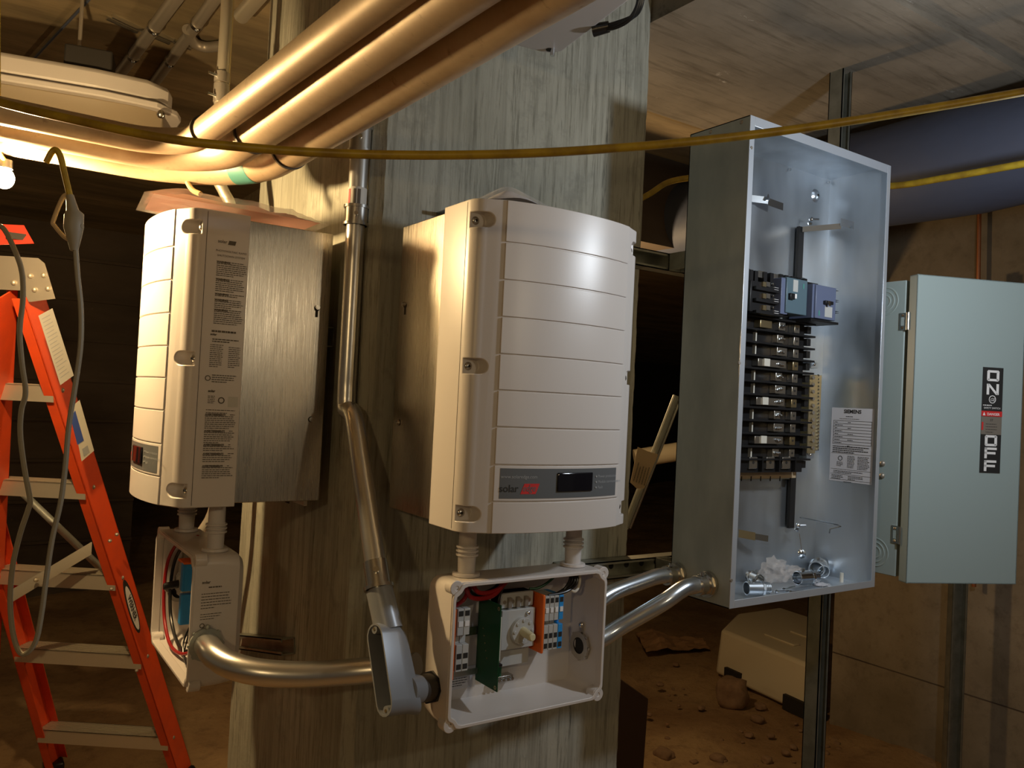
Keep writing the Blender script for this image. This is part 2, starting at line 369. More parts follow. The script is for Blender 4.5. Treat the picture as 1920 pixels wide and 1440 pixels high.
def make_inverter():
    root = empty('solar_inverter', (0, 0, 0))
    b = MB().box(.004, W-.004, -.166, 0, .006, H-.008); ch = b.build('chassis', M['brushed'], root, local=True, bevel=.0015)
    cu = MB().box(-.004, W+.004, -.012, .002, .02, .022) if 0 else None
    ks = MB()
    for x, s_ in ((.004, -1), (W-.004, 1)):                     # keyhole slots and cap screws low on both cheeks
        for z in (.382, .165):
            ks.cyl((x-s_*.001, -.026, z), (x+s_*.0006, -.026, z), .0055)
            if z > .2: ks.box(min(x-s_*.001, x+s_*.0007), max(x-s_*.001, x+s_*.0007), -.0285, -.0235, z-.017, z)
    ks.build('keyhole_slot', M['dark'], root, local=True)
    for x, s_ in ((.004, -1), (W-.004, 1)):
        for z in (.384, .165):
            s = MB().cyl((x, -.026, z), (x+s_*.006, -.026, z), .0045); s.cyl((x+s_*.006, -.026, z), (x+s_*.0075, -.026, z), .0028)
            s.build('cap_screw', M['steel'], root, local=True)
    # moulded front cover
    cov = MB().prism([(x, y, 0) for x, y in prof], (0, 0, H)).build('front_cover', M['cover'], root, local=True, smooth=28)
    ct = MB()
    for x0, x1 in ((-.01, .019), (W-.019, W+.01)):
        for z in (.506, .268, .030):
            cx = x1 if x0 < 0 else x0; sg = 1 if x0 < 0 else -1
            out = [(x0 if x0 < 0 else x1, z-.0125), (cx, z-.0125)] + [(cx+sg*.0125*math.cos(R(a)), z+.0125*math.sin(R(a))) for a in range(-75, 90, 15)] + [(cx, z+.0125), (x0 if x0 < 0 else x1, z+.0125)]
            ct.prism([(x, -.33, zz) for x, zz in out], (0, .33-.249, 0))
    cut(cov, ct)
    cov.modifiers.new('bevel', 'BEVEL').width = .0018; cov.modifiers['bevel'].segments = 2; cov.modifiers['bevel'].limit_method = 'ANGLE'; cov.modifiers['bevel'].angle_limit = R(50)
    for x in (.011, W-.011):
        for z in (.506, .268, .030):
            s = MB().ball((x, -.249, z), .0072, 16, 1, .55, 1)
            s = s.build('cover_screw', M['steel'], root, local=True); MB().cyl((x, -.2527, z), (x, -.2533, z), .0026, n=6).build('hex_socket', M['dark'], s, local=True)
    sm = MB()
    sm.box(-.0004, .0001, -.2412, -.2403, .004, H-.004); sm.box(W-.0001, W+.0004, -.2412, -.2403, .004, H-.004)
    sm.build('cover_seam', M['inkwarm'], root, local=True)
    # louvre-like face plates
    rows = [.0688, .061, .0602, .0602, .0585, .0593, .061, .0593, .0517]; z = H
    fv = [(x, y) for x, y in fp]
    for i, h in enumerate(rows):
        z1, z0 = z-.0012, z-h+.0012; z -= h
        if i == 0: z1 = H-.0005
        if i == 8: z0 = .0005
        off = .0024
        pts = [(x, y-off, z0) for x, y in fv]+[(x, y+.002, z0) for x, y in fv[::-1]]
        MB().prism(pts, (0, 0, z1-z0)).build('face_plate', M['cover'], root, local=True, smooth=40, bevel=.0008)
        if i == 7:
            q = MB(); pts = [(x, y-off-.0004, z0+.004) for x, y in fv[1:-1]]+[(x, y-off+.001, z0+.004) for x, y in fv[1:-1][::-1]]
            q.prism(pts, (0, 0, z1-z0-.008)); dp = q.build('display_panel', M['panelgrey'], root, local=True, smooth=40)
            ya = -.3045-off
            d = MB(); xs = [.160+.078*k/8 for k in range(9)]; zc = (z0+z1)/2+.002
            d.prism([(x, yfront(x)-off-.0030, zc-.016) for x in xs]+[(x, yfront(x)-off, zc-.016) for x in xs[::-1]], (0, 0, .032))
            d.build('display_screen', M['lcd'], dp, local=True, bevel=.002)
            def tcurve(body, size, x, zz, mt, nm, bold=0, al='LEFT', sx=1, shear=0):
                t = MB().text(body, size, (x, 0, zz), (1, 0, 0), (0, 0, 1), al, bold, sx, shear)
                for v in t.v: v.y = yfront(v.x)-off-.0008
                t.build(nm, mt, dp, local=True, smooth=0, recalc=False)
            tcurve('www.solaredge.com', .0078, .057, zc+.0065, M['greyink'], 'web_address')
            tcurve('solar', .0165, .055, zc-.0155, M['ink'], 'logo_black', .0002)
            q = MB(); lo = [(.0915, zc-.019), (.119, zc-.019), (.126, zc-.002), (.098, zc-.002)]
            q.poly([(x, yfront(x)-off-.0008, zz) for x, zz in lo], [(0, 1, 2, 3)]); q.build('logo_red', M['redink'], dp, local=True, smooth=0, recalc=False)
            tcurve('edge', .0155, .0945, zc-.0145, M['panelgrey'], 'logo_letters', .0001, sx=.82, shear=.25)
            for k, (t_, zz) in enumerate((('Power production', .0085), ('Module communication', -.001), ('Fault', -.0105))):
                tcurve(t_, .0068, .253, zc+zz-.002, M['greyink'], 'indicator_text')
                MB().cyl((.248, yfront(.248)-off, zc+zz), (.248, yfront(.248)-off-.0016, zc+zz), .0016, n=10).build('indicator_light', M['greyink'], dp, local=True)
    # side print on the right cheek
    X = W+.0006; xd, yd = (0, 1, 0), (0, 0, 1); t = MB()
    def zz(py): return (952-py)*.54/560
    y0 = -.221
    t.text('solar', .0085, (X, y0, zz(452)), xd, yd, 'LEFT', .0001); t.poly([(X, -.203, zz(454)), (X, -.190, zz(454)), (X, -.188, zz(446)), (X, -.201, zz(446))], [(0, 1, 2, 3)])
    t.text('PHOTOVOLTAIC RAPID', .0052, (X, -.196, zz(469)), xd, yd, 'CENTER'); t.text('SHUTDOWN SYSTEM', .0052, (X, -.196, zz(478)), xd, yd, 'CENTER')
    for py, n_ in ((487, 8), (520, 7), (548, 2), (559, 5), (578, 8)):
        t.text('WARNING!', .0048, (X, y0, zz(py+3)), xd, yd, 'LEFT', .0003); text_lines(t, (X, y0, zz(py)), xd, yd, .055, n_, .0036, .0014, start=.026)
    t.text('solar', .0058, (X, y0-.004, zz(628)), xd, yd, 'LEFT', .0002); text_lines(t, (X, y0, zz(634)), xd, yd, .052, 2, .004, .002)
    text_lines(t, (X, y0-.003, zz(645)), xd, yd, .024, 12, .0036, .0013); text_lines(t, (X, y0+.03, zz(648)), xd, yd, .022, 11, .0036, .0013)
    text_lines(t, (X, y0-.002, zz(618)), xd, yd, .056, 1, .004, .0035)
    text_lines(t, (X, y0+.003, zz(702)), xd, yd, .045, 4, .004, .0016); t.ring((X, y0-.004, zz(709)), (X+.0001, y0-.004, zz(709)), .005, .0036)
    t.text('solar', .0062, (X, y0-.002, zz(735)), xd, yd, 'LEFT', .0003); t.ring((X, y0+.022, zz(750)), (X+.0001, y0+.022, zz(750)), .006, .004)
    text_lines(t, (X, y0-.002, zz(742)), xd, yd, .014, 5, .003, .0012); text_lines(t, (X, y0-.004, zz(768)), xd, yd, .055, 2, .005, .0013)
    for py, n_ in ((776, 8), (807, 7), (833, 4), (850, 5), (873, 7)):
        t.text('AVERTISSEMENT!', .0048, (X, y0-.005, zz(py+3)), xd, yd, 'LEFT', .0003); text_lines(t, (X, y0-.005, zz(py)), xd, yd, .055, n_, .0036, .0014, start=.044)
    t.build('side_print', M['inkwarm'], root, local=True, smooth=0, recalc=False)
    MB().box(W+.0001, W+.0004, y0+.034, y0+.052, zz(762), zz(742)).build('side_sticker', M['foil'], root, local=True)
    # wall bracket showing under the body
    br = MB().box(.07, .30, -.010, -.002, -.012, .03).build('wall_bracket', M['whiteplastic'], root, local=True, bevel=.002)
    q = MB().cyl((.135, -.0105, -.004), (.135, -.0095, -.004), .007); q.box(.19, .215, -.0106, -.0095, -.018, .004); q.build('bracket_hole', M['dark'], br, local=True)
    # two plastic necks down to the switch box
    for x in (.070, .305):
        n_ = MB(); n_.cyl((x, -.180, -.001), (x, -.180, -.038), .0150, .0155, 28); n_.cyl((x, -.180, -.036), (x, -.180, -.089), .0162, .0150, 28)
        for k in range(3): n_.cyl((x, -.180, -.038-k*.007), (x, -.180, -.0415-k*.007), .0195, .0195, 28)
        n_.cyl((x, -.180, -.084), (x, -.180, -.0895), .0235, .0245, 28)
        n_.build('conduit_neck', M['cover'], root, local=True, bevel=.0008)
    return root
inv1 = make_inverter()
inv1.location = (.038, -.045, -.208)
inv2 = copy_tree(inv1); inv2.location = (-.036, .46, -.213); inv2.rotation_euler = (0, 0, R(-90))
tag(inv1, 'grey wall inverter with louvred face and dark display, right of the upright conduit', 'inverter', 'solar inverters on the concrete column')
tag(inv2, 'wall inverter seen side-on with warning text on its cheek, nearest the orange ladder', 'inverter', 'solar inverters on the concrete column')

# ------------------------------------------------------------------ DC switch boxes
BX0, BX1, BZ0, BZ1, BY0, BY1 = .017, .352, -.332, -.090, -.135, -.225
def rrect(x0, x1, z0, z1, r, n=4):
    o = []
    for cx, cz, a in ((x1-r, z1-r, 0), (x0+r, z1-r, 90), (x0+r, z0+r, 180), (x1-r, z0+r, 270)):
        o += [(cx+r*math.cos(R(a+90*k/n)), cz+r*math.sin(R(a+90*k/n))) for k in range(n+1)]
    return o
def notched(x0, x1, z0, z1, a, r):
    """rectangle whose corners step inward in an S round a screw ear"""
    o = []
    for cx, cz, sx, sz in ((x1, z1, 1, 1), (x0, z1, -1, 1), (x0, z0, -1, -1), (x1, z0, 1, -1)):
        pts = [(0, a+r), (-.2*r, a+.35*r), (-.75*a, a*.9), (-a*.9, .75*a), (-a-.35*r, .2*r), (-a-r, 0)]
        pts = [(cx+sx*p, cz-sz*q) for p, q in pts]
        if (sx*sz) < 0: pts = pts[::-1]
        o += pts
    return o
def make_box(second):
    root = empty('disconnect_switch_box', (0, 0, 0))
    mb = MB(); n = 20
    outer = [(rrect(BX0+.012, BX1-.012, BZ0+.012, BZ1-.012, .022), BY0), (rrect(BX0+.002, BX1-.002, BZ0+.002, BZ1-.002, .022), BY0-.010), (rrect(BX0, BX1, BZ0, BZ1, .018), BY0-.04), (rrect(BX0, BX1, BZ0, BZ1, .016), BY1)]
    inner = [(rrect(BX0+.006, BX1-.006, BZ0+.006, BZ1-.006, .013), BY1), (rrect(BX0+.007, BX1-.007, BZ0+.007, BZ1-.007, .014), BY1+.04), (rrect(BX0+.014, BX1-.014, BZ0+.014, BZ1-.014, .014), BY0-.006)]
    rings = outer+inner
    for pts, y in rings: mb.v += [Vector((x, y, z)) for x, z in pts]
    for k in range(len(rings)-1):
        for j in range(n): mb.f.append([k*n+j, k*n+(j+1) % n, (k+1)*n+(j+1) % n, (k+1)*n+j])
    mb.f.append([j for j in range(n)]); mb.f.append([(len(rings)-1)*n+j for j in range(n)][::-1])
    body = mb.build('box_body', M['cover'], root, local=True, smooth=40)
    for x in (BX0+.0005, BX1-.0005):
        for z in (BZ0+.0005, BZ1-.0005):
            e = MB().ring((x+(.008 if x < .1 else -.008), BY1-.001, z+(.008 if z < -.2 else -.008)), (x+(.008 if x < .1 else -.008), BY1+.02, z+(.008 if z < -.2 else -.008)), .0125, .0035, 20)
            e.build('screw_ear', M['cover'], root, local=True, bevel=.001)
            MB().cyl((x+(.008 if x < .1 else -.008), BY1+.004, z+(.008 if z < -.2 else -.008)), (x+(.008 if x < .1 else -.008), BY1+.02, z+(.008 if z < -.2 else -.008)), .0036, n=10).build('screw_insert', M['brass'], root, local=True)
    # sealing lip that steps round the ears
    a = notched(BX0+.001, BX1-.001, BZ0+.001, BZ1-.001, .013, .010); b_ = notched(BX0+.007, BX1-.007, BZ0+.007, BZ1-.007, .012, .010)
    lip = MB(); k = len(a)
    lip.v = [Vector((x, BY1-.004, z)) for x, z in a]+[Vector((x, BY1-.004, z)) for x, z in b_]+[Vector((x, BY1+.012, z)) for x, z in b_]+[Vector((x, BY1+.012, z)) for x, z in a]
    for q in range(4):
        for j in range(k): lip.f.append([q*k+j, q*k+(j+1) % k, ((q+1) % 4)*k+(j+1) % k, ((q+1) % 4)*k+j])
    lip.build('sealing_lip', M['cover'], root, local=True, bevel=.0012)
    yb = BY0-.006
    # din rail, label, terminals, rotary switch
    MB().box(BX0+.03, BX1-.05, yb-.008, yb, -.205, -.19).build('mounting_rail', M['steel'], root, local=True)
    # orange end plates + dark terminal stack left
    if not second: MB().box(.040, .046, -.196, yb-.008, -.262, -.142).build('end_plate', M['orangeplastic'], root, local=True, bevel=.002)
    def terminal(x0, x1, mt, z0=-.248, z1=-.142, jaws=M['dark'], tabs=True, top=-.197):
        t = MB(); t.box(x0, x1, top, yb-.006, z0, z0+.045); t.box(x0, x1, top+.012, yb-.006, z0+.045, z1-.045); t.box(x0, x1, top, yb-.006, z1-.045, z1)
        o = t.build('terminal_block', mt, root, local=True, bevel=.0006)
        for zc in (z0+.008, z0+.026, z1-.026, z1-.008): MB().box(x0+.0012, x1-.0012, top-.0004, top+.002, zc-.0045, zc+.0045).build('wire_entry', jaws, o, local=True)
        if tabs: MB().box(x0+.0015, x1-.0015, top-.0012, top, z1-.030, z1-.021).build('marker_tab', M['whiteink'], o, local=True)
        return o
    if not second:
        for k in range(2): terminal(.048+k*.0125, .0595+k*.0125, M['lightgrey'] if k < 9 else M['black'])
    if not second:
        for k in range(3): terminal(.232+k*.0108, .2418+k*.0108, M['lightgrey'], -.236, -.138)
        terminal(.2645, .2745, M['blueplastic'], -.236, -.138)
        MB().box(.225, .2305, -.200, yb-.006, -.240, -.134).build('end_plate', M['orangeplastic'], root, local=True, bevel=.002)
    else:
        for k in range(3): terminal(.140+k*.0108, .1498+k*.0108, M['lightgrey'], -.248, -.138)
        for x0_, z0_, z1_ in ((.174, -.190, -.134), (.174, -.256, -.196)):
            o = MB().box(x0_, .192, -.210, yb-.006, z0_, z1_).build('terminal_block', M['blueplastic'], root, local=True, bevel=.002)
            for k in range(4): MB().box(.1922, .1932, -.206+.011*k, -.200+.011*k, z0_+.006, z1_-.006).build('terminal_rib', M['blueplastic'], o, local=True)
        MB().box(.143, .192, -.209, -.168, -.1375, -.1325).build('terminal_cover', M['orangeplastic'], root, local=True, bevel=.001)
    # rotary isolator
    ox = 0 if not second else -.098
    sw = MB(); sw.box(.146+ox, .218+ox, -.186, yb-.006, -.228, -.158); sw.box(.146+ox, .218+ox, -.172, yb-.006, -.262, -.13)
    sw.box(.146+ox, .218+ox, -.178, yb-.006, -.156, -.13)
    swo = sw.build('isolator_body', M['lightgrey'], root, local=True, bevel=.001)
    for k in range(4): MB().cyl((.155+ox+k*.018, -.1786, -.145), (.155+ox+k*.018, -.176, -.145), .0035, n=12).build('clamp_opening', M['bracket'], swo, local=True)
    for k in range(3): MB().box(.1605+ox+k*.018, .1675+ox+k*.018, -.184, -.178, -.155, -.137).build('clamp_rib', M['bracket'], swo, local=True)
    dsk = MB().cyl((.188+ox, -.186, -.196), (.188+ox, -.194, -.196), .024, n=28)
    for k in range(8): dsk.cyl((.188+ox+.019*math.cos(k*.785), -.193, -.196+.019*math.sin(k*.785)), (.188+ox+.019*math.cos(k*.785), -.196, -.196+.019*math.sin(k*.785)), .003, n=10)
    dsk.build('switch_collar', M['lightgrey'], swo, local=True, bevel=.0008)
    sh = MB().cyl((.188+ox, -.190, -.196), (.188+ox, -.222, -.200), .0085, .0072, 20); sh.cyl((.188+ox, -.220, -.200), (.188+ox, -.2235, -.200), .0062, n=20)
    sh.build('switch_shaft', M['creamknob'] if not second else M['black'], swo, local=True, bevel=.001)
    MB().ball((.201+ox, -.188, -.166), .004, 10).build('clamp_screw', M['zinc'], swo, local=True)
    if second:
        g_ = MB().ring((BX0+.008, -.178, -.225), (BX0+.016, -.178, -.225), .024, .016, 28); g_ = g_.build('hub_ring', M['steel'], root, local=True); MB().cyl((BX0+.008, -.178, -.225), (BX0+.0095, -.178, -.225), .016, n=24).build('hub_bore', M['dark'], g_, local=True)
    # ground bar, nameplate
    g = MB().box(.158, .196, -.158, yb, -.296, -.285).build('ground_bar', M['steel'], root, local=True, bevel=.0006)
    for k in range(4): MB().cyl((.163+k*.0095, -.158, -.2905), (.163+k*.0095, -.163, -.2905), .0032, n=10).build('ground_screw', M['zinc'], g, local=True)
    lb = MB().box(.035, .125, yb-.0008, yb, -.300, -.262).build('inner_label', M['paper'], root, local=True)
    t = MB(); text_lines(t, (.05, yb-.0012, -.268), (1, 0, 0), (0, 0, 1), .06, 7, .0042, .0012); t.build('label_print', M['ink'], lb, local=True, smooth=0, recalc=False)
    if not second:
        pc = MB().box(.1185, .1202, -.2235+.003, -.150, -.285, -.137); o = pc.build('circuit_board', M['pcb'], root, local=True)
        q = MB(); 
        for y, z in ((-.215, -.144), (-.215, -.279)): q.ring((.1180, y, z), (.1208, y, z), .0034, .0018, 14)
        for k in range(5): q.box(.1177, .1186, -.170-.004*k, -.168-.004*k, -.19-.012*k, -.188-.012*k)
        q.build('solder_pad', M['brass'], o, local=True)
        MB().box(.1205, .1285, -.212, -.160, -.236, -.160).build('relay_block', M['whiteplastic'], o, local=True, bevel=.001)
        MB().box(.1205, .132, -.214, -.160, -.245, -.241).build('board_bracket', M['black'], o, local=True)
        st = MB().box(.048, .118, -.158, -.154, -.272, -.262); st.build('board_strap', M['galv'], root, local=True)
    # cable gland seen inside the left wall
    # wires
    if not second:
        for p, r_, mt in ((((.300, -.18, -.092), (.297, -.185, -.112), (.285, -.19, -.125), (.272, -.19, -.136)), .0026, 'blackwire'), (((.304, -.18, -.092), (.300, -.187, -.116), (.283, -.19, -.128), (.262, -.19, -.137)), .0026, 'blackwire'),
                        (((.308, -.183, -.092), (.303, -.19, -.118), (.280, -.192, -.132), (.252, -.19, -.138)), .0026, 'blackwire'), (((.312, -.185, -.092), (.306, -.192, -.121), (.278, -.195, -.134), (.243, -.19, -.138)), .0026, 'blackwire'),
                        (((.316, -.187, -.095), (.312, -.195, -.12), (.300, -.198, -.134), (.290, -.19, -.13)), .0028, 'whiteplastic'),
                        (((.290, -.17, -.092), (.27, -.165, -.115), (.245, -.16, -.13), (.225, -.155, -.132)), .0024, 'greenwire'),
                        (((.078, -.18, -.092), (.09, -.19, -.118), (.13, -.185, -.120), (.165, -.18, -.100)), .004, 'redwire'), (((.065, -.18, -.092), (.075, -.19, -.125), (.118, -.19, -.128), (.152, -.18, -.11)), .004, 'redwire'),
                        (((.050, -.18, -.142), (.062, -.19, -.128), (.09, -.17, -.112), (.14, -.165, -.108)), .0036, 'redwire'), (((.17, -.175, -.098), (.15, -.18, -.115), (.138, -.185, -.135), (.136, -.184, -.16)), .0024, 'blackwire'),
                        (((.07, -.17, -.095), (.10, -.16, -.13), (.14, -.16, -.125), (.16, -.165, -.105)), .004, 'blackwire'), (((.155, -.165, -.108), (.15, -.17, -.125), (.147, -.175, -.14)), .0034, 'redwire'),
                        (((.172, -.15, -.235), (.170, -.152, -.262), (.168, -.154, -.288)), .0032, 'greenwire')):
            MB().tube(spline(p, 8), r_, 10).build('wire', M[mt], root, local=True)
    else:
        for p, r_, mt in ((((.12, -.17, -.100), (.075, -.19, -.108), (.042, -.205, -.150), (.036, -.21, -.210), (.055, -.21, -.275), (.12, -.21, -.312), (.2, -.205, -.31), (.255, -.195, -.285), (.265, -.19, -.245)), .0035, 'redwire'),
                        (((.125, -.17, -.110), (.085, -.185, -.118), (.052, -.195, -.155), (.047, -.20, -.210), (.065, -.20, -.268), (.125, -.20, -.302), (.2, -.2, -.305), (.25, -.19, -.280), (.26, -.185, -.245)), .0035, 'blackwire'),
                        (((.188, -.18, -.24), (.19, -.20, -.29), (.24, -.205, -.318), (.30, -.2, -.30), (.28, -.19, -.25)), .0018, 'blackwire'),
                        (((.18, -.18, -.24), (.2, -.2, -.31), (.26, -.2, -.32), (.32, -.19, -.27), (.275, -.18, -.245)), .0014, 'blackwire'),
                        (((.13, -.17, -.092), (.15, -.18, -.105), (.17, -.18, -.125)), .004, 'redwire')):
            MB().tube(spline(p, 8), r_, 10).build('wire', M[mt], root, local=True)
        MB().ring((.030, -.204, -.212), (.050, -.204, -.216), .0075, .0058, 12).build('cable_tie', M['whiteplastic'], root, local=True)
        # right cheek print
        t = MB(); X = BX1+.0006; xd, yd = (0, 1, 0), (0, 0, 1); y0 = -.212
        t.text('solar', .0075, (X, y0, -.140), xd, yd, 'LEFT', .0002); text_lines(t, (X, y0+.012, -.146), xd, yd, .035, 1, .004, .0022)
        text_lines(t, (X, y0, -.158), xd, yd, .055, 6, .0052, .0013); text_lines(t, (X, y0, -.195), xd, yd, .04, 3, .0045, .0012)
        t.ring((X, y0+.004, -.216), (X+.0001, y0+.004, -.216), .0045, .003); text_lines(t, (X, y0, -.232), xd, yd, .045, 1, .004, .0036); text_lines(t, (X, y0, -.242), xd, yd, .045, 1, .004, .0036)
        t.build('side_print', M['inkwarm'], root, local=True, smooth=0, recalc=False)
    return root
bx1 = make_box(False); bx1.location = inv1.location
tag(bx1, 'open light grey switch box with green circuit board inside, under the louvred inverter', 'switch box', 'open switch boxes under the inverters')
bx2 = make_box(True); bx2.location = inv2.location; bx2.rotation_euler = (0, 0, R(-90))
tag(bx2, 'open switch box with blue terminals and looping red and black wires, beside the ladder', 'switch box', 'open switch boxes under the inverters')

# locknut ring with bonding screw on the right inner wall of the first box (belongs to that conduit)
def locknut(c, n_, ro, ri, parent=None, name='locknut', mt='steel'):
    c = Vector(c); n_ = Vector(n_)
    mb = MB(); mb.ring(c, c+n_*.006, ro, ri, 28)
    a = n_.cross(Vector((0, 0, 1))).normalized(); u = Vector((0, 0, 1))
    for k in range(8):
        an = k*math.pi/4; q = c+(a*math.cos(an)+u*math.sin(an))*ro
        mb.cyl(q, q+n_*.005, .003, n=8)
    return mb

# ------------------------------------------------------------------ galvanised panelboard
px, pyf, pyb, pz, PH, PW = .6661, -.3286, -.166, -.3876, 1.0, .508
x0, x1, z0, z1 = px, px+PW, pz, pz+PH
pan = empty('panelboard_cabinet', (px+PW/2, (pyf+pyb)/2, pz), label='tall open galvanised steel panelboard cabinet with a black breaker interior', cat='panelboard')
T = .002
MB().box(x0, x1, pyb-T, pyb, z0, z1).build('back_panel', M['galv'], pan)
MB().box(x0, x0+T, pyf, pyb, z0, z1).build('left_side_panel', M['galvmatte'], pan)
MB().box(x1-T, x1, pyf, pyb, z0, z1).build('right_side_panel', M['galv'], pan)
MB().box(x0, x1, pyf, pyb, z1-T, z1).build('top_panel', M['galv'], pan)
MB().box(x0, x1, pyf, pyb, z0, z0+T).build('bottom_panel', M['galv'], pan)
MB().box(x0, x0+.015, pyf-T, pyf, z0, z1).build('front_flange', M['rim'], pan, bevel=.0006)
MB().box(x1-.013, x1, pyf-T, pyf, z0, z1).build('front_flange', M['rim'], pan, bevel=.0006)
MB().box(x0+.015, x1-.013, pyf-T, pyf, z1-.020, z1).build('front_flange', M['rim'], pan, bevel=.0006)
MB().box(x0+.015, x1-.013, pyf-T, pyf, z0, z0+.016).build('front_flange', M['rim'], pan, bevel=.0006)
for (u, v) in ((1332, 247), (1390, 229)):
    p = P(u, v, 'X', x0); MB().cyl(p, p+Vector((-.002, 0, 0)), .0045, .003, 12).build('rivet', M['bracket'], pan)
for (u, v) in ((1409, 277), (1386, 681), (1371, 1088)):
    p = P(u, v, 'Y', pyf-T); MB().cyl(p+Vector((0, .001, 0)), p+Vector((0, -.0015, 0)), .004, .003, 12).build('rivet', M['bracket'], pan)
yk = pyb-T
# back wall dimple, screws, straps
p = P(1529, 367, 'Y', yk); MB().tube([p, p+Vector((0, -.004, 0)), p+Vector((0, -.008, 0))], [.017, .013, .006], 24).build('mounting_dimple', M['galv'], pan)
MB().cyl(p+Vector((0, -.008, 0)), p+Vector((0, -.0084, 0)), .0035).build('mounting_hole', M['dark'], pan)
for u, v in ((1480, 318), (1553, 342), (1596, 338)):
    p = P(u, v, 'Y', yk-.002); MB().cyl(p, p+Vector((0, -.003, 0)), .004, n=10).build('panel_screw', M['zinc'], pan)
def bx(name, mt, u0, v0, u1, v1, y, dep, parent=pan, **k):
    """block whose front face fills the given spot at depth y; dep = how far it reaches back"""
    a = P(u0, v0, 'Y', y); b_ = P(u1, v1, 'Y', y)
    X0, X1 = sorted((a.x, b_.x)); Z0, Z1 = sorted((a.z, b_.z))
    return MB().box(X0, X1, y, y+dep, Z0, Z1).build(name, M[mt], parent, **k)
# interior assembly
XA, XB = x0+.045, P(1513, 700, 'Y', -.225).x
zt, zb_ = P(1460, 600, 'Y', -.235).z, P(1450, 861, 'Y', -.235).z
MB().box(XA-.03, XB-.015, -.200, yk, zb_-.05, zt+.10).build('interior_pan', M['galvmatte'], pan)
asm = MB().box(XA, XB-.012, -.222, -.20, zb_-.002, zt+.002).build('bus_base', M['black'], pan)
rowh = (zt-zb_)/11.0
for i in range(12):
    z = zt-i*rowh; q = MB().box(XA, XB, -.245, -.222, z-.0022, z+.0022); q.box(XB-.014, XB, -.232, -.22, z-rowh*.72, z-.004)
    q.build('bus_barrier', M['black'], asm, bevel=.0006)
def xat(u): return P(u, 720, 'Y', -.240).x
xL, xS, xP = xat(1432), xat(1462), xat(1487)
for i in range(11):
    zc = zt-(i+.5)*rowh; h = rowh*.30; kind = (i-3) % 3 if i >= 3 else (3 if i == 0 else (1 if i == 1 else 2))
    if kind == 0:
        MB().box(xL-.022, xS+.020, -.240, -.222, zc-h, zc+h).build('bus_bar', M['lug'], asm, bevel=.001)
        MB().box(xL-.004, xL+.016, -.243, -.239, zc-h*.9, zc+h*1.1).build('insulator', M['whiteplastic'], asm, bevel=.001)
    elif kind == 3:
        MB().box(xL-.020, xL+.02, -.240, -.222, zc-h, zc+h).build('bus_bar', M['brass'], asm, bevel=.001)
        MB().box(xS-.010, xS+.012, -.240, -.222, zc-h*1.1, zc+h*1.1).build('bus_bar', M['lug'], asm, bevel=.001)
    elif kind == 1:
        MB().box(xS-.012, xS+.010, -.238, -.222, zc-h*1.1, zc+h*1.1).build('bus_bar', M['lug'], asm, bevel=.001)
        MB().box(xL-.022, xL-.018, -.230, -.222, zc-rowh*.4, zc+rowh*.35).build('insulator', M['whiteplastic'], asm)
    else:
        MB().box(xS-.014, xS+.022, -.240, -.222, zc-h*1.1, zc+h*1.1).build('bus_bar', M['lug'], asm, bevel=.001)
        MB().box(xL-.022, xL-.018, -.230, -.222, zc-rowh*.4, zc+rowh*.35).build('insulator', M['whiteplastic'], asm)
    MB().box(xP, xP+.019, -.238, -.222, zc-h*1.2, zc+h*1.1).build('branch_lug', M['lug'] if kind != 0 else M['brass'], asm, bevel=.001)
    q = MB(); q.cyl((xP+.010, -.238, zc), (xP+.010, -.2385, zc), .0028, n=10); q.build('lug_hole', M['dark'], asm)
    for k in range(3): 
        MB().ball((xS-.006+k*.006, -.242, zc+random.uniform(-.002, .002)), .0036, 8).build('bus_screw', M['zinc'], asm)
    q = MB().box(XA+.004, XA+.010, -.240, -.224, zc-.004, zc+.006); q.ball((XA+.020, -.232, zc), .003, 8); q.build('side_clip', M['bracket'], asm)
# lower lug block
lo = bx('lug_block', 'black', 1384, 862, 1503, 885, -.235, .04)
for u in (1413, 1445, 1475):
    a = bx('main_lug', 'lug', u-7, 857, u+7, 879, -.241, .01, lo, bevel=.001); p = P(u, 867, 'Y', -.2415); MB().cyl(p, p+Vector((0, -.0004, 0)), .0033, n=10).build('lug_hole', M['dark'], a)
    q = P(u+16, 868, 'Y', -.244); MB().box(q.x-.002, q.x+.002, -.246, -.23, q.z-.02, q.z+.014).build('phase_fin', M['black'], lo)
bx('masking_strip', 'tagpaper', 1384, 880, 1492, 896, -.203, .003)
for k in range(5): bx('strip_tick', 'dark', 1390+18*k, 893, 1391.2+18*k, 902, -.2035, .001)
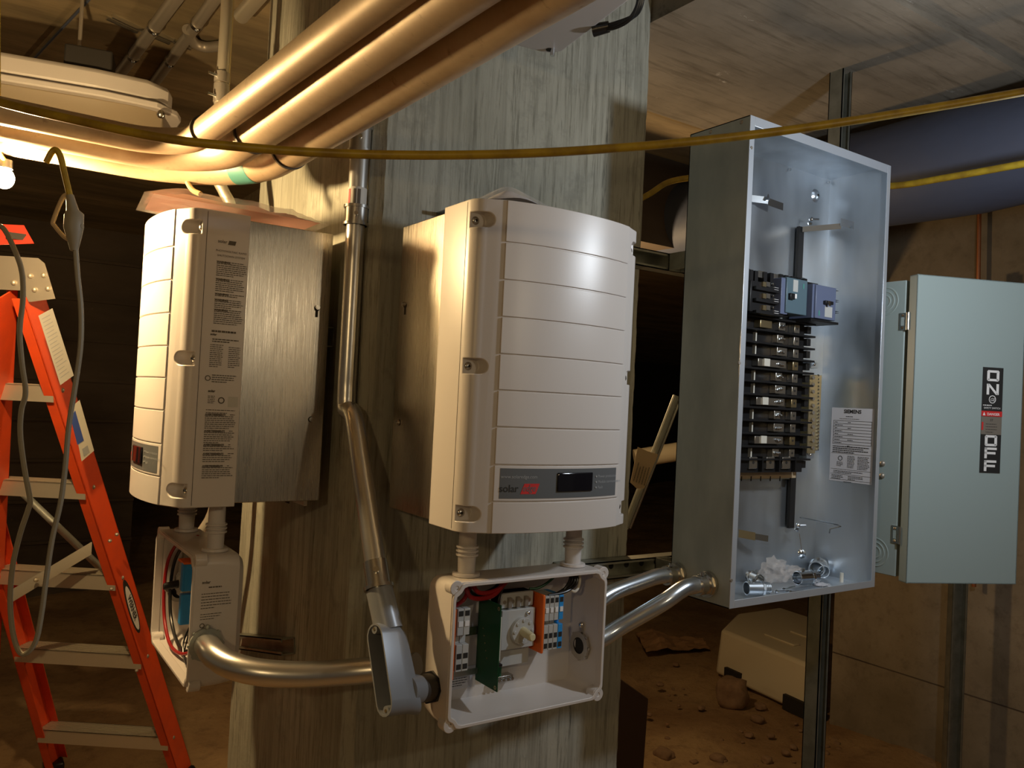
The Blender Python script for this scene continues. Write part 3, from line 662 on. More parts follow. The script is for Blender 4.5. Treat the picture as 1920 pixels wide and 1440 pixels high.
# main breaker
br = bx('main_breaker', 'black', 1408, 525, 1478, 595, -.262, .05, bevel=.0015)
bf = bx('breaker_face', 'slate', 1476, 519, 1512, 592, -.281, .07, br, bevel=.0015)
bx('breaker_cheek', 'slate2', 1466, 520, 1476, 590, -.277, .06, br, bevel=.001)
bx('toggle', 'black', 1483, 549, 1491, 562, -.288, .008, br, bevel=.001); bx('toggle', 'whiteink', 1491, 551, 1494, 560, -.288, .006, br)
bx('toggle', 'teal', 1506, 532, 1508, 542, -.2815, .001, br); bx('toggle', 'lightgrey', 1488, 524, 1496, 548, -.2815, .001, br)
for i, v in enumerate((533, 555, 577)):
    l = bx('breaker_lug', 'brass', 1431, v-5, 1437, v+5, -.266, .01, br); bx('breaker_lug', 'lug', 1437, v-5, 1444, v+5, -.266, .01, br)
    bx('phase_fin', 'black', 1418, v+9, 1468, v+12, -.272, .02, br); bx('phase_strip', 'whiteink', 1452, v+5.5, 1460, v+7.5, -.274, .004, br); bx('phase_strip', 'whiteink', 1452, v+9.5, 1460, v+11.5, -.274, .004, br)
    p = P(1449, v, 'Y', -.265); MB().ball(p, .003, 8).build('lug_screw', M['steel'], br)
for k, u in enumerate((1403, 1410, 1419, 1436, 1448, 1466, 1476, 1488, 1499, 1511)):
    bx('terminal_fin', 'black', u-3.2, 503+k*2.1, u+2, 527+k*1.5, -.255, .03, br)
for u, v in ((1428, 513), (1457, 519)): bx('terminal_lug', 'lug', u-6, v-6, u+6, v+9, -.250, .02, br)
# branch breaker
b2 = bx('branch_breaker', 'slate2', 1531, 533, 1566, 602, -.285, .06, bevel=.0015)
bx('breaker_body', 'black', 1512, 528, 1531, 600, -.262, .06, b2); bx('breaker_cheek', 'slate2', 1524, 532, 1532, 597, -.280, .06, b2)
bx('toggle', 'black', 1549, 563, 1563, 572, -.293, .008, b2, bevel=.001); bx('toggle', 'zinc', 1554, 564, 1557, 574, -.294, .002, b2)
bx('toggle', 'teal', 1535, 582, 1537, 592, -.2855, .001, b2); bx('toggle', 'lightgrey', 1547, 574, 1560, 596, -.2855, .001, b2)
for v in (544, 562, 565, 583, 586): bx('phase_fin', 'black', 1566, v, 1573, v+1.6, -.283, .03, b2)
bx('breaker_foot', 'black', 1520, 601, 1572, 605, -.285, .06, b2)
# neutral bar
nb = empty('neutral_bar', P(1526, 860, 'Y', -.215), label=None); nb.parent = pan; nb.location = P(1526, 860, 'Y', -.215)-Vector(pan.location)
bx('bar', 'brass', 1519, 703, 1528, 850, -.218, .03, nb); bx('bar', 'brass', 1531, 703, 1535, 845, -.212, .025, nb)
for k in range(11):
    v = 708+k*13.2; p = P(1524-.05*k*1.2, v, 'Y', -.219); MB().cyl(p, p+Vector((0, -.003, 0)), .0045, n=10).build('bar_screw', M['bracket'], nb)
    p = P(1534-.05*k*1.2, v-4, 'Y', -.213); MB().ball(p, .0032, 8).build('bar_screw', M['zinc'], nb)
    p = P(1534-.05*k*1.2, v+3, 'Y', -.213); MB().ball(p, .0030, 8).build('bar_screw', M['zinc'], nb)
for u, v in ((1527, 683), (1519, 852)):
    bx('bar_tab', 'galv', u-6, v-7, u+7, v+8, -.212, .03, nb); p = P(u, v, 'Y', -.214); MB().ball(p, .0042, 10).build('bar_screw', M['zinc'], nb)
# vertical support rail and straps
bx('support_rail', 'black', 1499, 424, 1504, 522, -.182, .008); bx('support_rail', 'galv', 1505, 424, 1514, 522, -.180, .010)
bx('support_rail', 'black', 1484, 884, 1489, 990, -.182, .008); bx('support_rail', 'galv', 1490, 884, 1497, 985, -.180, .010)
def strap(pts, w_, name, mt='galv', hole=True):
    mb = MB(); pts = [Vector(p) for p in pts]
    for a, b_ in zip(pts, pts[1:]):
        d = (b_-a).normalized(); n_ = d.cross(Vector((0, 0, 1))).normalized()*.0009
        u = Vector((0, 0, w_/2))
        mb.poly([a-u-n_, b_-u-n_, b_-u+n_, a-u+n_, a+u-n_, b_+u-n_, b_+u+n_, a+u+n_], [(0,3,2,1),(4,5,6,7),(0,1,5,4),(1,2,6,5),(2,3,7,6),(3,0,4,7)])
    return mb.build(name, M[mt], pan)
a = P(1408, 372, 'Y', -.185); b_ = P(1440, 376, 'Y', -.205); strap([a, b_], .016, 'strap'); a = P(1440, 378, 'Y', -.205); c_ = P(1468, 388, 'Y', -.215); s_ = strap([a, c_], .017, 'strap', 'zinc')
p = P(1440, 371, 'Y', -.21); MB().tube([p+Vector((0,0,-.006)), p+Vector((0,0,.009))], [.006, .001], 4).build('strap_prong', M['zinc'], pan)
a = P(1385, 1000, 'Y', -.185); b_ = P(1416, 1006, 'Y', -.205); strap([a, b_], .018, 'strap', 'brass'); c_ = P(1440, 1010, 'Y', -.215); strap([b_, c_], .014, 'strap', 'zinc')
a = P(1505, 430, 'Y', -.190); b_ = P(1577, 424, 'Y', -.275); strap([a, b_], .013, 'strap_arm', 'bracket'); bx('strap_plate', 'galv', 1577, 409, 1601, 430, -.276, .0015)
p = P(1595, 425, 'Y', -.277); MB().cyl(p, p+Vector((0, -.002, 0)), .004).build('strap_screw', M['zinc'], pan)
for u, v in ((1521, 411), (1496, 985)):
    p = P(u, v, 'Y', -.21); q = MB().ball(p, .006, 10); q.cyl(p, p+Vector((.016, -.010, .001)), .0026, n=8); q.ball(p+Vector((-.004, 0, -.010)), .006, 8); q.build('clip_bolt', M['zinc'], pan)
a = P(1500, 970, 'Y', -.19); b_ = P(1570, 984, 'Y', -.28); q = MB().tube([a, b_, P(1577, 987, 'Y', -.285), P(1556, 992, 'Y', -.27), P(1555, 1000, 'Y', -.27)], .0018, 8); q.build('wire_hook', M['zinc'], pan)
q = MB().tube([P(1499, 1000, 'Y', -.20), P(1503, 1030, 'Y', -.20)], .001, 6); q.build('wire_hook', M['bracket'], pan)
p = P(1503, 1037, 'Y', yk); MB().tube([p, p+Vector((0, -.005, 0)), p+Vector((0, -.009, 0))], [.014, .011, .005], 20).build('mounting_dimple', M['zinc'], pan)
# rating label on the right inner wall
xr = x1-T-.0008
lu = [P(u, v, 'X', xr) for u, v in ((1560, 764), (1640, 767), (1636, 910), (1556, 900))]
la = Vector(lu[0]); lw = (lu[0].y-lu[1].y); lh = lu[0].z-lu[3].z
lab = MB().box(xr, xr+.0006, la.y-lw, la.y, la.z-lh, la.z).build('rating_label', M['paper'], pan)
t = MB(); xd = Vector((0, -1, 0)); yd = Vector((0, 0, 1)); X = xr-.0004
t.text('SIEMENS', .0125, (X, la.y-lw*.5, la.z-.0125), xd, yd, 'CENTER', .0004)
text_lines(t, (X, la.y-lw*.35, la.z-.020), xd, yd, lw*.32, 1, .003, .0016); text_lines(t, (X, la.y-lw*.2, la.z-.026), xd, yd, lw*.6, 1, .003, .001)
for k in range(9): t.box(X, X+.0001, la.y-lw*.95, la.y-lw*.07, la.z-.0318-k*.0072, la.z-.0310-k*.0072)
for yy in (.06, .955): t.box(X, X+.0001, la.y-lw*yy-.0004, la.y-lw*yy+.0004, la.z-.090, la.z-.031)
for k in range(8): text_lines(t, (X, la.y-lw*.09, la.z-.0345-k*.0072), xd, yd, lw*random.choice((.15, .3, .25)), 1, .003, .0016)
for k, q in enumerate((.33, .37, .45, .5, .3)): text_lines(t, (X, la.y-lw*.4, la.z-.0345-k*.0144), xd, yd, lw*q*.5, 1, .003, .0016)
text_lines(t, (X, la.y-lw*.06, la.z-.094), xd, yd, lw*.85, 4, .0046, .0022)
for k in range(4): t.box(X, X+.0001, la.y-lw*.97, la.y-lw*.03, la.z-(.112, .151, .163, .176)[k]-.0003, la.z-(.112, .151, .163, .176)[k]+.0003)
t.ring((X, la.y-lw*.25, la.z-.124), (X+.0001, la.y-lw*.25, la.z-.124), .006, .0045); text_lines(t, (X, la.y-lw*.17, la.z-.133), xd, yd, lw*.16, 4, .003, .0012)
text_lines(t, (X, la.y-lw*.42, la.z-.117), xd, yd, lw*.18, 9, .0034, .0013); text_lines(t, (X, la.y-lw*.66, la.z-.117), xd, yd, lw*.28, 9, .0036, .0014)
text_lines(t, (X, la.y-lw*.1, la.z-.155), xd, yd, lw*.8, 2, .0036, .0014); text_lines(t, (X, la.y-lw*.06, la.z-.166), xd, yd, lw*.3, 3, .0036, .0014); text_lines(t, (X, la.y-lw*.45, la.z-.166), xd, yd, lw*.4, 3, .0036, .0014)
text_lines(t, (X, la.y-lw*.35, la.z-.180), xd, yd, lw*.25, 1, .003, .0016)
t.build('label_print', M['ink'], lab, smooth=0, recalc=False)

# loose hardware in the cabinet bottom
zf = z0+T
def fl(u, v, h=0): return P(u, v, 'Z', zf+h)
hw = 'loose fittings lying in the bottom of the steel cabinet'
def coupling(u, v, r, l, ang, mt, label, tilt=0, screw=True):
    p = fl(u, v); p.y = max(min(p.y, pyb-.035), pyf+.035); p.x = max(min(p.x, x1-.03), x0+.03)
    c_ = Vector((p.x, p.y, zf+r*1.12+.001)); d = Vector((math.cos(R(ang)), math.sin(R(ang)), tilt)).normalized()
    root = empty('conduit_connector', (p.x, p.y, zf), label=label, cat='conduit fitting', group=hw)
    a = MB().ring(c_-d*l/2, c_+d*l*.12, r, r*.86, 26).build('sleeve', M[mt], root, bevel=.0006)
    b_ = MB().ring(c_+d*l*.12, c_+d*l*.22, r*1.12, r*.8, 8).build('hex_collar', M[mt], root)
    e_ = MB()
    for k in range(4): e_.ring(c_+d*(l*.22+k*l*.07), c_+d*(l*.22+k*l*.07+l*.05), r*.88, r*.75, 22)
    e_.build('threaded_end', M[mt], root)
    if screw: MB().cyl(c_-d*l*.2+Vector((0, 0, r)), c_-d*l*.2+Vector((0, 0, r+.006)), .004, n=8).build('set_screw', M['steel'], root)
coupling(1420, 1118, .0145, .055, -20, 'galv', 'short grey steel connector at the front left of the cabinet bottom')
coupling(1512, 1098, .0160, .062, -8, 'zinc', 'shiny zinc connector lying with its black throat to the right in the cabinet bottom')
coupling(1484, 1066, .0165, .050, 60, 'galv', 'dull connector leaning at the back of the cabinet bottom', .2)
coupling(1560, 1076, .0190, .050, 20, 'galv', 'largest dull connector by the right wall of the cabinet bottom', .1)
coupling(1393, 1090, .0130, .045, 70, 'steel', 'dark connector by the left wall of the cabinet bottom')
def crumple(name, u, v, sx, sy, sz, mt, seed, **k):
    p = fl(u, v); p.y = max(min(p.y, pyb-.03), pyf+.03)
    bm = bmesh.new(); bmesh.ops.create_icosphere(bm, subdivisions=3, radius=1)
    for q in bm.verts:
        n_ = 1+.5*noise.noise(q.co*2.2+Vector((seed, 0, 0)))+.25*noise.noise(q.co*6+Vector((seed, 3, 0)))
        q.co = Vector((q.co.x*sx*n_, q.co.y*sy*n_, max(q.co.z*sz*n_, -sz*.75)+sz*.75))
    me = bpy.data.meshes.new(name); bm.to_mesh(me); bm.free(); me.materials.append(M[mt])
    o = bpy.data.objects.new(name, me); o.location = (p.x, p.y, zf+.0005); col.objects.link(o); tag(o, **k); return o
crumple('plastic_bag', 1452, 1092, .036, .024, .030, 'bag', 2, label='crumpled clear bag of screws standing in the cabinet bottom', cat='bag')
crumple('plastic_bag', 1432, 1072, .026, .02, .018, 'bag', 31, label='middle clear bag behind the standing bag in the cabinet bottom', cat='bag')
crumple('plastic_bag', 1400, 1062, .020, .016, .012, 'bag', 9, label='small flattened clear bag at the left of the cabinet bottom', cat='bag')
crumple('paper_scrap', 1540, 1098, .020, .018, .003, 'paper', 5, label='white paper scrap beside the shiny connector in the cabinet', cat='paper')
p = fl(1587, 1090); MB().cyl((p.x-.02, min(p.y, pyb-.03), zf), (p.x-.02, min(p.y, pyb-.03), zf+.022), .0045, n=10).build('plastic_plug', M['whiteplastic'], label='small white plastic plug standing by the right cabinet wall', cat='plug')
for k, (u, v, l, a_, lb_) in enumerate(((1470, 1108, .05, 10, 'long steel screw between the grey and zinc connectors'), (1455, 1112, .035, -15, 'short steel screw by the front lip of the cabinet'), (1482, 1113, .04, -5, 'steel screw resting against the front lip of the cabinet'), (1545, 1110, .022, 30, 'small steel screw beside the black throat of the zinc connector'))):
    p = fl(u, v); p.y = max(p.y, pyf+.015); d = Vector((math.cos(R(a_)), math.sin(R(a_)), 0)); q = Vector((p.x, p.y, zf+.004))
    r_ = empty('machine_screw', q, label=lb_, cat='screw', group='loose screws in the cabinet bottom')
    MB().cyl(q, q+d*l, .0018, n=8).build('shank', M['zinc'], r_); MB().ball(q, .004, 8).build('head', M['zinc'], r_)

# ------------------------------------------------------------------ grey safety switch beyond the cabinet
hx, hy = 1.2505, -.3395
ssw = empty('safety_switch', (hx+.15, -.25, -.37), label='grey enamelled safety switch with its door ajar and an ON OFF label', cat='safety switch')
zt_, zb_ = .348, -.369
MB().box(hx, hx+.30, hy+.004, -.155, zb_, zt_).build('enclosure', M['grey'], ssw, bevel=.002)
for zc, yc in ((P(1661, 565, 'X', hx).z, P(1659, 565, 'X', hx).y), (P(1642, 1035, 'X', hx).z, P(1640, 1035, 'X', hx).y)):
    k_ = MB()
    for r_ in (.036, .026, .016): k_.ring((hx-.0010, yc, zc), (hx+.001, yc, zc), r_, r_-.004, 40)
    k_.build('knockout_ring', M['grey'], ssw, bevel=.0008)
for u, v in ((1655, 869), (1654, 892)):
    p = P(u, v, 'X', hx); MB().ball(p, .0072, 14, .8, 1, 1).build('bolt_head', M['bracket'], ssw)
th = R(24); dd = Vector((math.cos(th), -math.sin(th), 0)); dn = Vector((-math.sin(th), -math.cos(th), 0))
H0 = Vector((hx-.003, hy-.008, 0)); DW = .297; dt, db = .357, -.375
Ff = H0+dn*.028-dd*.002                                          # front left corner line of the door
mb = MB()
def dbox(mb, a0, a1, n0, n1, zz0, zz1):
    q = [Ff+dd*a+dn*n_ for a, n_ in ((a0, n0), (a1, n0), (a1, n1), (a0, n1))]
    mb.poly([(p.x, p.y, zz0) for p in q]+[(p.x, p.y, zz1) for p in q], [(0,3,2,1),(4,5,6,7),(0,1,5,4),(1,2,6,5),(2,3,7,6),(3,0,4,7)]); return mb
dbox(mb, 0, DW, -.002, 0, db, dt); dbox(mb, 0, .002, -.027, 0, db, dt); dbox(mb, DW-.002, DW, -.027, 0, db, dt); dbox(mb, 0, DW, -.027, 0, dt-.002, dt); dbox(mb, 0, DW, -.027, 0, db, db+.002)
door = mb.build('door', M['grey'], ssw)
for u, v in ((1694, 603), (1679, 1002)):
    p = P(u, v, 'X', hx); hg = MB().box(hx-.002, hx, p.y-.012, p.y+.010, p.z-.021, p.z+.021)
    hg.cyl((hx-.004, hy-.006, p.z-.021), (hx-.004, hy-.006, p.z+.021), .0045, n=14); ho = hg.build('hinge', M['steel'], ssw)
    MB().box(hx-.0026, hx-.0018, p.y-.004, p.y+.005, p.z-.010, p.z+.010).build('hinge_slot', M['grey'], ho)
    for s_ in (-1, 1): MB().ball((hx-.002, p.y+.001, p.z+s_*.015), .0035, 8).build('hinge_rivet', M['zinc'], ho)
# label: its own board on the door
def dp_(a, z, e=.0006): q = Ff+dd*a+dn*e; return Vector((q.x, q.y, z))
def on_door(u, v):
    d = ray(u, v); tt = (Ff-CAM).dot(dn)/d.dot(dn); q = CAM+d*tt; return (q-Ff).dot(dd), q.z
(aL, zT), (aR, _), (aB, zB) = on_door(1843, 688), on_door(1881, 690), on_door(1835, 886)
aR2 = aL+(aR-aL)
q = dbox(MB(), aL, aR2, 0, .0012, zB, zT); sg = q.build('sign_plate', M['ink'], door)
hgt = zT-zB; wd = aR2-aL; cxm = aL+wd/2
t = MB()
def glyph(name, zc, s):
    w2 = wd*.30; h2 = s/2; e = .0016; th_ = w2*.42
    def r_(a0, a1, za, zb2):
        q = [dp_(a0, za, e), dp_(a1, za, e), dp_(a1, zb2, e), dp_(a0, zb2, e)]; t.poly(q, [(0, 1, 2, 3)])
    L0, R0, B0, T0 = cxm-w2, cxm+w2, zc-h2, zc+h2
    if name == 'O':
        r_(L0, L0+th_*1.05, B0+.002, T0-.002); r_(R0-th_*1.05, R0, B0+.002, T0-.002); r_(L0+.002, R0-.002, B0, B0+th_*.8); r_(L0+.002, R0-.002, T0-th_*.8, T0)
    elif name == 'N':
        r_(L0, L0+th_, B0, T0); r_(R0-th_, R0, B0, T0); t.poly([dp_(L0, T0, e), dp_(L0+th_*1.1, T0, e), dp_(R0, B0, e), dp_(R0-th_*1.1, B0, e)], [(0, 1, 2, 3)])
    else:
        r_(L0, L0+th_, B0, T0); r_(L0, R0, T0-th_*.8, T0); r_(L0, R0-.003, zc-th_*.45, zc+th_*.35)
g = hgt/198.0
for n_, py in (('O', 703.5), ('N', 729), ('O', 825.5), ('F', 848.5), ('F', 872.5)): glyph(n_, zT-(py-688)*g, 20.5*g)
t.text('SAFETY SWITCH', .0062, dp_(cxm, zT-78*g, .0016), dd, (0, 0, 1), 'CENTER'); text_lines(t, dp_(aL+.003, zT-70.5*g, .0016), dd, Vector((0, 0, 1)), wd-.006, 1, .003, .002)
c0 = dp_(cxm, zT-60*g, .0015); t.ring(c0, c0+dn*.0002, 7.5*g, 6.2*g, 24); t.text('GE', .0105, dp_(cxm, zT-63.2*g, .0017), dd, (0, 0, 1), 'CENTER', shear=.3)
t.build('lettering', M['whiteink'], sg, smooth=0, recalc=False)
dbox(MB(), aL-.0005, aR2+.0005, .0012, .0015, zT-92*g, zT-82*g).build('danger_band', M['redink'], sg)
t = MB().text('DANGER', .0085, dp_(cxm+.004, zT-90*g, .0018), dd, (0, 0, 1), 'CENTER', .0001); t.poly([dp_(aL+.003, zT-90.5*g, .0018), dp_(aL+.010, zT-90.5*g, .0018), dp_(aL+.0065, zT-84*g, .0018)], [(0, 1, 2)]); t.build('danger_text', M['whiteink'], sg, smooth=0, recalc=False)
dbox(MB(), aL, aR2, .0012, .0014, zT-126*g, zT-92.5*g).build('grey_band', M['bracket'], sg)
t = MB(); text_lines(t, dp_(aL+.012, zT-106*g, .0018), dd, Vector((0, 0, 1)), wd*.6, 4, .0065, .0011); t.text('ST', .008, dp_(cxm, zT-101*g, .0018), dd, (0, 0, 1), 'CENTER'); t.build('fine_print', M['ink'], sg, smooth=0, recalc=False)
dbox(MB(), aL+.001, aL+.0055, .0014, .0016, zT-118*g, zT-103*g).build('red_mark', M['redink'], sg)

# ------------------------------------------------------------------ strut channels
def channel(a, b_, w_, d, openv, name, label, holes=0, t_=.0025, lip=.007):
    """C-shaped channel from a to b; openv = the way its slot faces"""
    a, b_ = Vector(a), Vector(b_); ax_ = (b_-a).normalized(); o = Vector(openv); s_ = ax_.cross(o).normalized()
    root = empty(name, a if a.z < b_.z else b_, label=label, cat='strut channel', group='galvanised strut channels')
    def bar(s0, s1, o0, o1, nm='channel_web'):
        mb = MB(); pts = [s_*s0+o*o0, s_*s1+o*o0, s_*s1+o*o1, s_*s0+o*o1]; mb.prism([a+p for p in pts], b_-a); return mb
    m_ = bar(-w_/2, w_/2, 0, t_)
    for sg_ in (-1, 1):
        e0, e1 = sorted((sg_*w_/2, sg_*(w_/2-t_))); m2 = bar(e0, e1, 0, d); m_.poly(m2.v, m2.f)
        e0, e1 = sorted((sg_*w_/2, sg_*(w_/2-lip))); m2 = bar(e0, e1, d-t_, d); m_.poly(m2.v, m2.f)
    m_.build('channel', M['strut'], root)
    if holes:
        L_ = (b_-a).length; n_ = int(L_/holes)
        for i in range(n_):
            c_ = a+ax_*(holes*(i+.5))+o*(t_+.0004); MB().cyl(c_, c_+o*.0004, .007, n=14).build('channel_slot', M['dark'], root)
    return root
channel((.135, -.001, .355), (1.30, -.001, .355), .041, .041, (0, -1, 0), 'strut_channel', 'upper level strut channel running from behind the louvred inverter to the steel cabinet')
channel((.47, -.001, -.363), (1.30, -.001, -.363), .041, .041, (0, -1, 0), 'strut_channel', 'lower level strut channel running behind the open switch box with the green board', holes=.048)
s1 = P(1590, 135, 'Y', -.14)
channel((1.272, -.098, FLO-.02), (1.272, -.098, .93), .041, .041, (0, -1, 0), 'strut_channel', 'upright strut post rising to the ceiling behind the steel cabinet')
channel((2.80, .30, FLO-.02), (2.80, .30, .60), .06, .041, (-.6, -.8, 0), 'strut_channel', 'upright strut post in front of the right concrete wall')
for yy in (.355, -.363):
    channel((.76, -.043, yy-.02), (.76, -.043, yy+.02), .041, .118, (0, -1, 0), 'strut_channel', 'short spacer strut behind the back of the steel cabinet')
# spacer bar behind the side-on inverter
channel((-.001, .66, -.632), (-.001, .288, -.545), .034, .030, (-1, 0, 0), 'strut_channel', 'short level strut channel on the column behind the side-on switch box')
channel((-.001, .50, .12), (-.001, .16, .12), .041, .034, (-1, 0, 0), 'strut_channel', 'hidden strut channel carrying the side-on inverter')

# ------------------------------------------------------------------ conduits
def conduit(name, pts, r, mt, label, fits=(), cat='conduit', group='steel conduits'):
    pts = [Vector(p) for p in pts]
    root = empty(name, min((pts[0], pts[-1]), key=lambda p: p.z), label=label, cat=cat, group=group)
    MB().tube(pts, r, 24).build('tube', M[mt], root, smooth=60)
    for (i, l, scale, m2, nm) in fits:
        a = pts[i]; d = (pts[i+1]-pts[i] if i >= 0 else pts[i]-pts[i-1]).normalized()
        mb = MB().ring(a-d*l/2, a+d*l/2, r*scale, r*.95, 24); mb.ring(a-d*l/2, a-d*(l/2-.005), r*scale*1.12, r*.95, 24); mb.ring(a+d*(l/2-.005), a+d*l/2, r*scale*1.12, r*.95, 24)
        f_ = mb.build(nm, M[m2], root, smooth=40)
        sd = (CAM-a); sd = (sd-d*sd.dot(d)).normalized(); MB().cyl(a+sd*r*scale, a+sd*(r*scale+.006), .004, n=10).build('set_screw', M['zinc'], f_)
    return root
cp = [P(683, 40, 'X', -.022), P(676, 230, 'X', -.022), P(668, 405, 'X', -.022), P(661, 560, 'X', -.022), P(655, 700, 'X', -.022)]
vx, vy = -.022, sum(p.y for p in cp)/len(cp)
z_of = lambda u, v: P(u, v, 'X', -.022).z
zb2 = z_of(650, 740)
bot = D(713, 1118, 1.365)
top_pts = [Vector((vx, vy, 1.12)), Vector((vx, vy, z_of(676, 262))), Vector((vx, vy, z_of(670, 330))), Vector((vx, vy, z_of(667, 405))), Vector((vx, vy, zb2+.06))]
A = Vector((vx, vy, zb2+.04)); B = bot
k1 = A; d1 = Vector((0, 0, -1)); d2 = (B-A).normalized()
bend = [A+d1*(-.05)+d1*.0]
path = top_pts + [A, A*.985+B*.015+Vector((0, 0, -.004))] 
path = top_pts[:1]+top_pts[1:]+spline([A, A+Vector((0, 0, -.03)), A+Vector((0, 0, -.055))+(B-A)*.03, A+(B-A)*.22, A+(B-A)*.5, B], 5)[1:]
vc = conduit('steel_conduit', path, .0178, 'emt', 'long upright steel conduit on the column corner, bent down to the grey elbow fitting', fits=((3, .038, 1.22, 'steel', 'compression_coupling'), (1, .05, 1.15, 'emt', 'set_screw_coupling')))
# product sticker on it
q = MB(); zc = z_of(670, 375)
q.ring((vx, vy, zc-.022), (vx, vy, zc+.022), .0183, .0180, 24); st = q.build('sticker', M['foil'], vc)
q = MB(); dirc = (CAM-Vector((vx, vy, zc))); dirc.z = 0; dirc.normalize(); sid = Vector((-dirc.y, dirc.x, 0))
for a_, w_, mt_ in ((.75, .005, 'redink'), (-.35, .004, 'inkwarm'), (.1, .003, 'inkwarm')):
    q = MB()
    for k in range(3):
        an = a_+k*.1; pA = Vector((vx, vy, 0))+(dirc*math.cos(an)-sid*math.sin(an))*.0186; pB = Vector((vx, vy, 0))+(dirc*math.cos(an+.1)-sid*math.sin(an+.1))*.0186
        q.poly([(pA.x, pA.y, zc-.018), (pB.x, pB.y, zc-.018), (pB.x, pB.y, zc+.018), (pA.x, pA.y, zc+.018)], [(0, 1, 2, 3)])
    q.build('sticker_print', M[mt_], st, recalc=False)

# LB elbow fitting with its cover off
dirv = (A+(B-A)*.5-B).normalized()          # upwards along the conduit
LBu = -dirv                                  # long axis, downwards
lb_root = empty('conduit_elbow_body', D(745, 1340, 1.34), label='grey cast conduit elbow body with its cover off, hanging left of the switch box', cat='conduit fitting')
# opening faces left and slightly to the camera
open_n = Vector((-.97, -.22, 0)); open_n = (open_n-LBu*open_n.dot(LBu)).normalized(); wv = LBu.cross(open_n).normalized()
LT = D(727, 1168, 1.35)-open_n*0; L_ = .145; hw_ = .0215; dep_ = .052
def stad(l, w2, n=8):
    o = [];
    for k in range(n+1):
        a_ = math.pi*k/n; o.append((-w2*math.sin(a_)+w2, w2*math.cos(a_)))
    for k in range(n+1):
        a_ = math.pi*k/n; o.append((l-w2+w2*math.sin(a_), -w2*math.cos(a_)))
    return o
def lbp(u_, w_, n_): return LT+LBu*u_+wv*w_+open_n*n_
mb = MB(); so = stad(L_, hw_); si = stad(L_-.006, hw_-.003); n = len(so)
rings = [[lbp(u_, w_, .030) for u_, w_ in so], [lbp(u_+.003, w_, .030) for u_, w_ in si], [lbp(u_+.003, w_, -.010) for u_, w_ in si]]
outr = [[lbp(u_, w_, .0) for u_, w_ in so], [lbp(u_+.004*(1 if u_ < L_/2 else 0), w_*.96, -.012) for u_, w_ in so], [lbp(.012+u_*.86+(.012 if u_ > L_/2 else 0), w_*.72, -.022-.010*(u_/L_)) for u_, w_ in so]]
allr = [outr[2], outr[1], outr[0], rings[0], rings[1], rings[2]]
for r_ in allr: mb.v += r_
for k in range(5):
    for j in range(n): mb.f.append([k*n+j, k*n+(j+1) % n, (k+1)*n+(j+1) % n, (k+1)*n+j])
mb.f.append(list(range(n))); mb.f.append([5*n+j for j in range(n)][::-1])
mb.build('body', M['greylb'], lb_root, smooth=50)
q = MB(); q.poly([lbp(u_+.003, w_, -.0095) for u_, w_ in si], [list(range(n))]); q.build('body_inside', M['dark'], lb_root)
q = MB(); q.cyl(lbp(.012, 0, 0), B-LBu*.012, .0235, .0225, 28); q.build('top_hub', M['greylb'], lb_root, smooth=60)
q = MB(); q.ring(B+LBu*(-.012), B+LBu*(-.018), .0255, .017, 24); q.ring(B+LBu*(-.018), B+LBu*(-.06), .0205, .0178, 24); hb = q.build('hub_connector', M['steel'], lb_root, smooth=50)
sd = (CAM-B); sd = (sd-LBu*sd.dot(LBu)).normalized(); c_ = B-LBu*.04; MB().cyl(c_+sd*.019+wv*.0, c_+sd*.027, .0055, n=12).build('set_screw', M['steel'], hb)
for uu in (.009, L_-.009):
    MB().cyl(lbp(uu, 0, .018), lbp(uu, 0, .0285), .0075, n=14).build('screw_boss', M['greylb'], lb_root); MB().cyl(lbp(uu, 0, .0285), lbp(uu, 0, .0292), .0028, n=10).build('screw_hole', M['brass'], lb_root)
S = Vector((.055, -.222, P(812, 1288, 'X', .055).z))
hubs = lbp(L_-.035, 0, -.015)
q = MB().tube([hubs, hubs+(S-hubs)*.42], [.0245, .0235], 28); q.build('side_hub', M['greylb'], lb_root, smooth=60)
q = MB().tube([hubs+(S-hubs)*.40, hubs+(S-hubs)*.85], .0225, 28); q.build('nipple', M['grip'], lb_root, smooth=60)
sx_ = (S-hubs).normalized(); q = MB().ring(hubs+(S-hubs)*.84, hubs+(S-hubs)*.93, .0268, .018, 8); q.ring(hubs+(S-hubs)*.9, S, .024, .018, 24); q.build('gland_nut', M['black'], lb_root)

# curved conduit linking the two switch boxes behind the elbow
cz = P(385, 1215, 'Y', .108).z
c2 = [(-.236, .107, -.463), (-.236, .085, -.463), (-.234, .045, -.467), (-.215, .005, -.475), (-.175, -.030, -.482), (-.11, -.060, -.486), (-.03, -.088, -.484), (.03, -.125, -.475), (.056, -.16, -.465)]
cc = conduit('steel_conduit', spline([Vector(p) for p in c2], 6), .0225, 'emt', 'curved horizontal steel conduit sweeping from the side-on switch box round the column corner', fits=())
mb = locknut((-.236, .1075, -.463), (0, -1, 0), .030, .022); mb.ball((-.236, .100, -.430), .005, 10); mb.build('hub_washer', M['galvmatte'], cc)
q = MB(); pp = D(655, 1222, 1.39); q.box(pp.x-.03, pp.x+.03, pp.y-.001, pp.y, pp.z-.002, pp.z+.002); 

